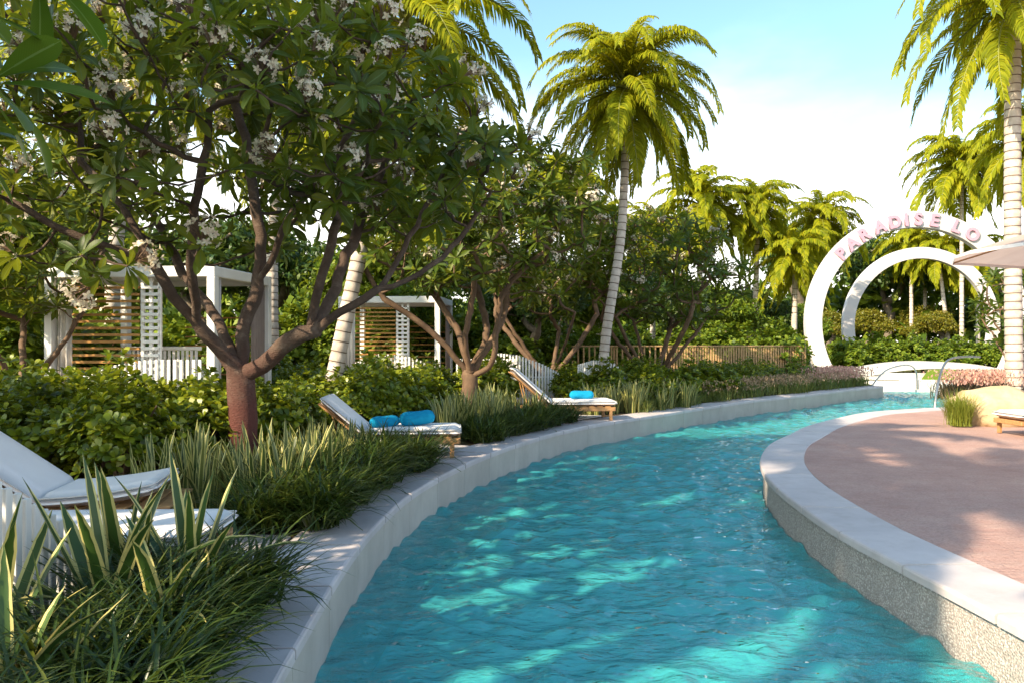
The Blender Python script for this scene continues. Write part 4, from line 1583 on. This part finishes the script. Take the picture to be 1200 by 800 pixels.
tag(bo, 'tan sandstone boulder between fountain grass and deck lounger', 'boulder')

# ================================================================== TREES
def ell(c, r_, z):
    return crown_tips(c, r_, *z)
# the big red-trunked plumeria on the left bank
D1 = 9.0
def q1(px, py, dd=0.0):
    return P(px, py, D1 + dd)
base1 = np.array([-3.17, 9.0, -0.02])
limbs = [[base1, q1(284, 500), q1(282, 440)],
         [q1(282, 437), q1(267, 420, -.1), q1(233, 383, -.3), q1(200, 343, -.5), q1(177, 300, -.6), q1(140, 240, -.6), q1(95, 190, -.5)],
         [q1(276, 425), q1(262, 395, .2), q1(247, 363, .5), q1(213, 318, .9), q1(180, 250, 1.2), q1(150, 180, 1.4)],
         [q1(282, 435), q1(288, 375, .2), q1(304, 333, .3), q1(303, 257, .5), q1(290, 180, .6), q1(270, 100, .6)],
         [q1(303, 335, .3), q1(322, 295, .1), q1(348, 240, -.1), q1(395, 182, -.3), q1(430, 110, -.4)],
         [q1(286, 440), q1(313, 424, -.1), q1(335, 402, -.2), q1(383, 377, -.3), q1(443, 343, -.3), q1(493, 320, -.2), q1(540, 280, 0), q1(575, 225, .1)],
         [q1(360, 388, -.2), q1(380, 313, -.5), q1(400, 250, -.7), q1(430, 190, -.8)],
         [q1(375, 378, -.2), q1(410, 292, .4), q1(440, 215, .9), q1(480, 140, 1.2)],
         [q1(443, 343, -.3), q1(480, 280, .2), q1(520, 200, .5), q1(540, 150, .6)],
         [q1(177, 300, -.6), q1(120, 290, -.9), q1(60, 260, -1.1), q1(10, 235, -1.2)],
         [q1(233, 383, -.3), q1(225, 300, -.9), q1(235, 210, -1.3), q1(245, 130, -1.5)]]
def cut1(x):
    d = x[1]
    px = x[0] / d * F + 600
    return 2.85 + 0.4 * max(0, (px - 420) / 180.0) + (0.15 if px < 150 else 0)
tips = crown_tips((-3.05, 9.0, 3.75), (3.15, 2.5, 2.1), 450, cut1)
keep = []
for x in tips:
    pxx, pyy = x[0] / x[1] * F + 600, 400 - (x[2] - CH) / x[1] * F
    if pxx > 470 and pyy < 20 + (pxx - 470) * 1.0: continue
    if pxx > 615: continue
    keep.append(x)
tips = np.vstack([keep, [q1(118, 325, -1.6), q1(150, 312, -1.7), q1(235, 290, -1.5), q1(95, 300, -1.5), q1(20, 300, -.6), q1(60, 310, -.4)]])
plumeria(base1, limbs, tips, 0.165, 'large dark plumeria tree with red trunk, forked over the snake plants', 0.30, (10, 15), 160, 300, 'bark_red')

def auto_limbs(base, h0, nl, reach, hh, seed, lean=(0, 0)):
    r = np.random.default_rng(seed)
    b = np.asarray(base, float)
    top = b + [lean[0] * 0.3, lean[1] * 0.3, h0]
    L_ = [[b, (b + top) / 2 + [r.normal(0, .03), r.normal(0, .03), 0], top]]
    for k in range(nl):
        a = k * 2 * math.pi / nl + r.normal(0, 0.25)
        d = np.array([math.cos(a), math.sin(a), 0])
        e = reach * r.uniform(0.75, 1.1)
        L_.append([top - [0, 0, h0 * 0.15 * r.uniform()], top + d * e * 0.3 + [0, 0, hh * 0.22], top + d * e * 0.65 + [0, 0, hh * 0.58], top + d * e + [0, 0, hh]])
    return L_

b2 = (-0.92, 16.4, -0.02)
L2 = [[b2, P(551, 450, 16.4), P(550, 432, 16.4)],
      [P(550, 440, 16.4), P(520, 402, 16.2), P(484, 372, 16), P(450, 350, 15.8), P(425, 310, 15.7)],
      [P(549, 436, 16.4), P(537, 392, 16.6), P(512, 350, 16.9), P(485, 310, 17.2)],
      [P(551, 436, 16.4), P(545, 400, 16.1), P(553, 355, 15.9), P(560, 300, 15.6)],
      [P(553, 436, 16.4), P(572, 405, 16.6), P(590, 372, 16.8), P(600, 320, 17), P(625, 280, 17)],
      [P(555, 440, 16.4), P(577, 425, 16.2), P(583, 380, 16.0), P(592, 340, 15.8), P(640, 290, 15.6)],
      [P(551, 432, 16.4), P(570, 395, 17), P(560, 340, 17.6), P(540, 280, 18)]]
tips = crown_tips((-0.75, 16.4, 4.15), (2.75, 2.5, 1.8), 380, lambda x: 2.9 - 0.25 * min(2, abs(x[0] + 0.9)))
plumeria(b2, L2, tips, 0.17, 'forked plumeria tree with orange-lit limbs between the two blue-cushion loungers', 0.32, (10, 15), 46, 0, 'bark', 'plumeria trees behind', lod='lo')
b3 = (4.45, 24.2, -0.02)
tips = crown_tips((4.8, 24.2, 3.9), (2.7, 2.5, 1.75), 330, lambda x: 2.2 + 0.2 * math.sin(x[0] * 3))
plumeria(b3, auto_limbs(b3, 0.45, 6, 1.8, 1.9, 3), tips, 0.16, 'low spreading plumeria tree in front of the picket fence', 0.33, (9, 14), 42, 0, 'bark', 'plumeria trees behind', lod='lo')
b4 = (-8.75, 13.7, -0.02)
tips = crown_tips((-9.3, 14.0, 3.9), (2.1, 2.2, 1.9), 260, 2.1)
plumeria(b4, auto_limbs(b4, 0.7, 5, 1.3, 1.6, 4), tips, 0.11, 'slender plumeria tree beside the corner post of the sofa cabana', 0.34, (9, 14), 26, 0, 'bark', 'plumeria trees behind', lod='lo')
b5 = (1.1, 22.2, -0.02)
tips = crown_tips((1.0, 22.2, 4.25), (2.3, 2.2, 1.9), 320, 2.0)
plumeria(b5, auto_limbs(b5, 0.6, 5, 1.6, 1.8, 5), tips, 0.14, 'plumeria tree behind the single-cushion lounger and left of the leaning palm', 0.36, (9, 14), 40, 0, 'bark', 'plumeria trees behind', lod='lo')
b6 = (15.6, 23.6, -0.02)
tips = crown_tips((15.9, 23.8, 2.6), (1.5, 1.5, 1.5), 90, 1.0)
plumeria(b6, auto_limbs(b6, 0.5, 5, 0.9, 1.4, 6), tips, 0.09, 'small plumeria tree behind the ringed palm trunk on the deck side', 0.34, (9, 14), 8, 0, 'bark', 'plumeria trees behind', lod='lo', minz=0.3)

# the plumeria beside the camera: only a few large leaves reach into view
b7 = (-3.9, 3.0, -0.02)
tips = crown_tips((-4.3, 2.8, 4.0), (1.7, 1.8, 1.5), 64, 2.9)
tips = np.vstack([tips, [P(-10, 95, 3.0), P(50, -35, 3.1), P(-70, 150, 3.0), P(-60, -10, 2.8)]])
root7 = plumeria(b7, auto_limbs(b7, 1.0, 5, 1.3, 2.0, 7), tips, 0.15, 'plumeria reaching in with large veined leaves at the top corner of the view', 0.44, (9, 13), 8, 60, 'bark', None, leafset=LEAFNEAR)

# shade trees that stand outside the view on the left bank
broad(1, (-11.5, 1.6, -0.03), (1.0, 1.0, 1.0), 'leafy shade tree standing behind the sun loungers', 'shade trees along the left bank')

# palms
PG = 'tall palms of the garden'
for x_, y_, z_, lb_ in ((-8.0, -2.4, 10.4, 'tall palm rising from the left bank beyond the loungers'),):
    palm([(x_, y_, -.02), (x_ + .1, y_, 5), (x_ + .3, y_ + .1, z_)], 0.2, 0.15, 1.25, lb_, PG, 42, True, 0.22)
palm([(-3.4, -2.2, -.02), (-3.3, -2.1, 5), (-3.0, -2.0, 10.6)], 0.22, 0.16, 1.3, 'tall palm standing on the left bank beside the shade trees', PG, 42, True, 0.22)
palm([(-9.6, 1.2, -.02), (-9.5, 1.2, 5), (-9.1, 1.3, 11.4)], 0.22, 0.16, 1.3, 'tall palm standing behind the loungers beside the shade trees', PG, 42, True, 0.22)
palm([(2.33, 19.6, -.02), (2.38, 19.6, 1.6), (2.75, 19.6, 4.0), (2.86, 19.6, 5.6), (2.94, 19.6, 7.9)], 0.135, 0.092, 1.02, 'palm tree with leaning ringed trunk and full crown behind the single-cushion lounger', PG, 64, True, 0.19)
palm([(13.35, 20.4, -.02), (13.3, 20.4, 4), (13.3, 20.4, 8), (13.32, 20.4, 10.6)], 0.215, 0.185, 1.35, 'thick ringed palm trunk rising from the deck beside the boulder', PG, 42, True, 0.22)
palm([(-3.75, 15.4, -.02), (-3.45, 15.5, 1.6), (-3.05, 15.6, 3.6), (-2.5, 15.8, 6.2), (-2.25, 15.9, 8.0)], 0.17, 0.13, 1.25, 'leaning palm rising between the two cabanas with dark fronds', PG, 42, True, 0.2)
palm([(-7.4, 24, -.02), (-7.5, 24, 3), (-7.4, 24.2, 6), (-6.4, 24.3, 9.6)], 0.2, 0.15, 1.45, 'palm tree with yellow fronds behind the sofa cabana', PG, 42, True, 0.22)
palm([(-9.9, 19, -.02), (-9.8, 19, 4), (-9.2, 19.2, 9.2)], 0.2, 0.15, 1.4, 'palm tree with yellow fronds above the slender plumeria', PG, 42, True, 0.22)
FG = 'distant palms around the arches'
def far_palm(px, py, d, size, label, lean=0.0, nfr=40, r0=0.17):
    c = P(px, py, d)
    size *= 1.25 * rng.uniform(0.94, 1.08)
    palm([(c[0] - lean, c[1], -.02), (c[0] - lean * .6, c[1], c[2] * .4), (c[0], c[1], c[2] - 0.2)], r0, r0 * 0.72, size, label, FG, nfr, False, 0.3)
far_palm(820, 240, 40, 0.98, 'distant palm directly behind the low spreading plumeria')
far_palm(888, 243, 41, 0.85, 'distant palm with slim pale trunk, first behind the picket fence', 0.2)
far_palm(963, 258, 44, 0.95, 'distant palm with drooping crown standing left of the lettered arch', 0.6)
far_palm(932, 300, 40, 0.82, 'shorter distant palm with drooping crown behind the end of the fence', 0.1)
far_palm(1127, 195, 58, 1.32, 'tall distant palm rising behind the lettered arch', 0.0)
far_palm(1212, 160, 34, 1.0, 'distant palm partly hidden by the thick ringed trunk', 0.0)
far_palm(655, 225, 34, 0.9, 'distant palm peeking above the plumeria by the leaning palm', 0.0)
far_palm(702, 262, 38, 0.8, 'distant palm almost hidden behind the leaning palm trunk', 0.0)
far_palm(765, 272, 44, 0.85, 'distant palm low between the leaning palm and its neighbour', 0.0)
far_palm(1068, 285, 62, 1.0, 'distant palm seen through the plain ring arch', 0.0)
far_palm(1084, 300, 66, 0.9, 'second distant palm seen through the plain ring arch', 0.0)
far_palm(1100, 295, 60, 0.9, 'leaning distant palm seen through the plain ring arch', -0.9)
far_palm(1146, 300, 60, 0.9, 'distant palm near the edge of the plain ring arch', 0.0)
far_palm(520, 250, 40, 1.1, 'distant palm behind the farther cabana', 0.0)

BGR = 'background trees beyond the garden'
bt = [(1, (26, 68), (1.5, 1.5, 1.75), 'dark'), (0, (33, 68), (1.5, 1.5, 1.85), 'dark'), (1, (40, 62), 1.4, 'dark'), (2, (17.5, 58), 0.85, 'golden'), (2, (22.5, 66), 0.8, 'golden'), (2, (31.5, 70), 0.75, 'golden'),
      (3, (-12.5, 21), 1.0, 'green'), (3, (-16, 26), 1.2, 'green'), (0, (-10, 31), 1.1, 'dark'), (3, (-5.5, 30), 0.95, 'green'), (0, (-1, 32), 1.0, 'dark'), (3, (2.5, 34), 0.9, 'green'),
      (0, (7, 36), 0.82, 'dark'), (3, (10.5, 40), 0.8, 'green'), (0, (13.5, 43), 0.75, 'dark'), (3, (17, 48), 0.7, 'green'), (0, (21.5, 30.5), 0.45, 'dark'), (1, (-20, 18), 1.1, 'dark'), (0, (-14, 34), 1.1, 'dark'), (3, (5, 38), 0.9, 'green'), (0, (1, 27), 0.72, 'dark'), (3, (-3.2, 27.6), 0.7, 'green'), (3, (20, 54), 0.75, 'green'), (0, (33, 46), 0.8, 'dark'), (3, (12, 50), 0.8, 'green'), (2, (26, 67), 0.85, 'golden'), (2, (35.5, 66), 0.85, 'golden'), (2, (29, 63), 0.75, 'golden'), (2, (24.5, 60), 0.7, 'golden'), (2, (33, 60), 0.7, 'golden')]
lab = {'dark': 'dark green broad-leaved tree in the background planting', 'golden': 'golden yellow broad-leaved tree seen beyond the ring arches', 'green': 'bright green low-branched tree in the background planting'}
for k, (x, y), s, kd in bt:
    broad(k, (x, y, -0.03), s, lab[kd], BGR)

# far wood closing the view
r = np.random.default_rng(77)
n = 60000
x = r.uniform(-75, 95, n)
y = 74 + r.normal(0, 4, n) + 6 * np.sin(x * 0.09)
top = 6.8 + 1.6 * np.sin(x * 0.21) + 1.1 * np.sin(x * 0.53 + 1) + 0.7 * np.sin(x * 1.3)
O = np.c_[x, y, r.uniform(0, 1, n) ** 0.8 * top]
mb = MB()
mb.inst(BROAD, frames(unit(r.normal(0, 1, (n, 3))), unit(r.normal(0, .5, (n, 3)) + [0, -.3, 1])) * (1.0 * r.uniform(.6, 1.3, n))[:, None, None], O, r.uniform(0, 1, n))
tag(mb.build('far_wood', M['hedge'], None, False, True), 'far belt of green trees closing the view', 'trees', kind='stuff')

# ================================================================== SHRUBS AND BEDS
def bed(lib, pts, label, group, s=(0.9, 1.2), jit=0.15, name='clusia_shrub', zs=1.0, low=None):
    for (x, y) in pts:
        q = rng.uniform(*s)
        lb_ = label(x, y) if callable(label) else label
        if low and y > low: q *= 0.72
        shrub(lib, (x + rng.normal(0, jit), y + rng.normal(0, jit), -0.03), (q, q, q * zs * rng.uniform(0.9, 1.1)), lb_, group, name)
def gridpts(x0, x1, y0, y1, step, fn=None):
    o = []
    for k, y in enumerate(np.arange(y0, y1, step * 0.87)):
        for x in np.arange(x0 + (k % 2) * step / 2, x1, step):
            if fn is None or fn(x, y):
                o.append((x, y))
    return o
bed(SHRUBS, gridpts(-8.9, -3.3, 8.35, 12.4, 0.92, lambda x, y: x < (-3.75 if y < 9.6 else -3.2) and x > -0.72 * y + (-0.6)), lambda x, y: 'rounded clusia shrub bordering the snake plants under the red-trunked tree' if y < 9.3 else 'low clusia shrub against the white screen of the sofa cabana' if y > 10.9 else 'rounded clusia shrub in the middle of the bed before the sofa cabana', 'clusia shrubs in front of the sofa cabana', (1.0, 1.2), zs=1.05, low=10.9)
bed(SHRUBS, gridpts(-3.4, -1.2, 12.6, 15.4, 0.95, lambda x, y: x < -0.9 and not (y < 13 and x > -2.2)), 'rounded green clusia shrub in the bed behind the two-cushion lounger', 'clusia shrubs behind the two-cushion lounger', (0.95, 1.2))
bed(SHRUBS, gridpts(-3.4, -2.6, 9.9, 11.9, 0.9), 'rounded green clusia shrub in the bed behind the two-cushion lounger', 'clusia shrubs behind the two-cushion lounger', (0.8, 0.95))
bed(SHRUBS, gridpts(-5.0, 0.2, 17.3, 19.6, 1.05, lambda x, y: not (x > -1.6 and y < 17.2)), 'rounded green clusia shrub in the bed before the farther cabana', 'clusia shrubs before the farther cabana', (0.95, 1.25))
bed(SHRUBS, gridpts(1.3, 6.4, 19.2, 22.4, 1.05, lambda x, y: x < 1.15 * (y - 19) + 3.3), 'rounded green clusia shrub in the bed around the foot of the leaning palm', 'clusia shrubs around the leaning palm', (0.85, 1.15))
bed(SHRUBS, gridpts(6.5, 10.6, 24.6, 27.6, 1.1, lambda x, y: y > 0.9 * x + 17.3), 'rounded green clusia shrub in the bed in front of the picket fence', 'clusia shrubs in front of the picket fence', (0.75, 1.0))
bed(HEDGES, gridpts(-2.0, 11.4, 30.5, 32.5, 1.25), lambda x, y: 'hedge shrub directly behind the open pickets of the timber fence' if x < 5 else 'hedge shrub directly behind the closed pickets of the timber fence', 'hedge shrubs behind the picket fence', (1.15, 1.5), name='hedge_shrub')
bed(HEDGES, gridpts(16.1, 24.4, 37.0, 39.0, 1.15), 'tall green hedge shrub between the two ring arches', 'hedge shrubs between the ring arches', (1.05, 1.25), name='hedge_shrub')
bed(HEDGES, gridpts(-13.5, -9.3, 15.5, 18.5, 1.3), 'green hedge shrub beside the sofa cabana', 'hedge shrubs beside the sofa cabana', (1.1, 1.5), name='hedge_shrub')
bed(HEDGES, gridpts(-9.5, -1.5, 19.5, 21.5, 1.3, lambda x, y: x < -5.6), 'green hedge shrub behind the sofa cabana', 'hedge shrubs behind the sofa cabana', (1.0, 1.3), name='hedge_shrub')
bed(HEDGES, gridpts(-7.5, 1.5, 26.8, 28.2, 1.3), 'green hedge shrub behind the farther cabana', 'hedge shrubs behind the farther cabana', (1.3, 1.7), name='hedge_shrub')

# snake plants
def snakes(pts, label, group, s=(0.85, 1.15)):
    for (x, y) in pts:
        snake((x + rng.normal(0, 0.06), y + rng.normal(0, 0.06), -0.02), rng.uniform(*s), label, group)
snakes(gridpts(-4.9, -1.9, 7.2, 8.5, 0.40, lambda x, y: x < -1.7 - 0.1 * (y - 7) and (x > -3.6 or (int(x * 7 + y * 13) % 3 == 0))), 'upright variegated snake plant at the foot of the red-trunked tree', 'snake plants below the red-trunked tree', (0.62, 0.92))
snakes(gridpts(-2.6, -1.75, 8.6, 10.2, 0.36), 'upright variegated snake plant at the foot of the red-trunked tree', 'snake plants below the red-trunked tree', (0.6, 0.8))
snakes(gridpts(-1.1, 0.6, 12.4, 15.2, 0.38, lambda x, y: x < 0.5 * (y - 12.4) - 0.75 and x > 0.5 * (y - 12.4) - 1.9), 'upright variegated snake plant below the forked plumeria', 'snake plants below the forked plumeria', (0.68, 0.92))
snakes(gridpts(1.6, 4.8, 17.0, 19.4, 0.42, lambda x, y: x < 1.15 * (y - 17) + 2.35 and x > 1.15 * (y - 17) + 0.9), 'upright variegated snake plant below the leaning palm', 'snake plants below the leaning palm', (0.62, 0.85))

# big striped agaves in the foreground, every leaf a part
r = np.random.default_rng(91)
def agave(loc, n, L, Wd, label, seed, spread=1.0):
    rr = np.random.default_rng(seed)
    root = empty('striped_agave', loc)
    tag(root, label, 'plant', 'striped agaves beside the flat lounger')
    for k in range(n):
        f = k / n
        az = np.array([k * 2.39996 + rr.normal(0, 0.2)])
        th0 = np.array([0.06 + 0.75 * f * spread + abs(rr.normal(0, 0.08))])
        ln = np.array([L * rr.uniform(0.75, 1.1) * (1.05 - 0.3 * f)])
        dr = abs(rr.normal(0.25, 0.3)) + (1.3 if rr.uniform() < 0.3 and f > 0.4 else 0)
        V, q, at = strap_sets(np.zeros((1, 3)), az, ln, np.array([Wd * rr.uniform(0.8, 1.15)]), th0, th0 + dr, 10, 0.4, ([0, .15, .5, .8, .95, 1], [.75, .8, 1, .72, .25, .02]), rr)
        b_ = MB()
        b_.add(V, q, 0, at)
        b_.build('leaf', M['agave'], root, True, True)
ag = [(-2.42, 3.55, 14, .74, 'striped agave rooted against the stepped white screen'), (-2.12, 4.05, 15, .86, 'tallest striped agave with upright yellow-edged leaves'), (-1.86, 4.45, 12, .72, 'striped agave with a tall leaf crossing the flat mattress'),
      (-2.28, 4.5, 11, .70, 'striped agave between the screen and the flat lounger'), (-1.78, 3.9, 9, .6, 'low striped agave sunk in the dark grass'), (-2.05, 3.1, 12, .66, 'striped agave in the corner of the grass bed')]
for k, (x, y, n, L_, lb_) in enumerate(ag):
    agave((x, y, -0.02), n + 1, L_ * 1.28, 0.088, lb_, 50 + k)

# dark strap grass spilling over the coping
def along(s0, s1, off0, off1, n, seed):
    rr = np.random.default_rng(seed)
    yv = rr.uniform(s0, s1, n)
    o = rr.uniform(off0, off1, n)
    x = np.interp(yv, Ls[:, 1], Ls[:, 0])
    t = unit(np.gradient(Ls, axis=0))
    tx = np.interp(yv, Ls[:, 1], t[:, 0])
    ty = np.interp(yv, Ls[:, 1], t[:, 1])
    return np.stack([x - ty * o, yv + tx * o], -1)
tufts('mondo_grass', along(2.2, 4.85, 0.30, 1.15, 84, 1), 'dark green strap grass around the striped agaves', 60, 0.66, 0.021, M['grass'], 1, th=(0.5, 1.9), spread=0.04)
tufts('mondo_grass', along(6.35, 10.0, 0.33, 1.1, 95, 2), 'dark green strap grass spilling over the coping below the red-trunked tree', 60, 0.70, 0.022, M['grass'], 2, th=(0.5, 1.9), spread=0.04)
tufts('mondo_grass', along(11.9, 15.0, 0.36, 1.1, 110, 3), 'dark green strap grass on the coping below the forked plumeria', 46, 0.62, 0.019, M['grass'], 3, th=(0.5, 1.8), spread=0.05)
tufts('mondo_grass', along(16.9, 20.3, 0.45, 1.1, 100, 4), 'low strap grass along the coping below the leaning palm', 30, 0.42, 0.016, M['cover'], 4)
tufts('flowering_grass', along(20.0, 27.4, 0.5, 1.7, 230, 5), 'low flowering grass with tan plumes along the far left wall', 26, 0.46, 0.018, M['cover'], 5, th=(0.2, 1.2), spread=0.14, plume=(M['tan_plume'], 4200, 0.22, 0.52, 0.06))
tufts('flowering_grass', along(25.3, 27.9, 0.5, 1.9, 90, 6), 'pink flowering grass at the end of the left pool wall', 20, 0.5, 0.02, M['cover'], 6, th=(0.2, 1.0), spread=0.15, plume=(M['pink'], 3000, 0.3, 0.66, 0.075))
rr = np.random.default_rng(8)
tufts('flowering_grass', np.stack([rr.uniform(11.9, 14.6, 90), rr.uniform(20.2, 21.6, 90)], -1), 'pink flowering plants with dark leaves around the ringed palm', 24, 0.62, 0.03, M['purple'], 8, th=(0.2, 1.0), spread=0.14, plume=(M['pink'], 3000, 0.42, 0.8, 0.075))
ft = tufts('fountain_grass', np.stack([rr.normal(8.45, 0.09, 12), rr.normal(14.5, 0.09, 12)], -1), 'bright yellow-green fountain grass tuft beside the boulder', 60, 0.72, 0.010, M['fountain'], 9, th=(0.1, 1.2), spread=0.05)
ft['category'] = 'grass'
ft['kind'] = ''
del ft['kind']
for (x, y), lb_ in zip([(9.5, 16.2), (10.6, 16.8)], ('small tan fountain grass tuft behind the boulder', 'small tan fountain grass tuft near the ringed palm')):
    f2 = tufts('fountain_grass', np.stack([rr.normal(x, 0.1, 8), rr.normal(y, 0.1, 8)], -1), lb_, 40, 0.6, 0.012, M['tan_plume'], 12, th=(0.1, 1.0), spread=0.06)
    del f2['kind']
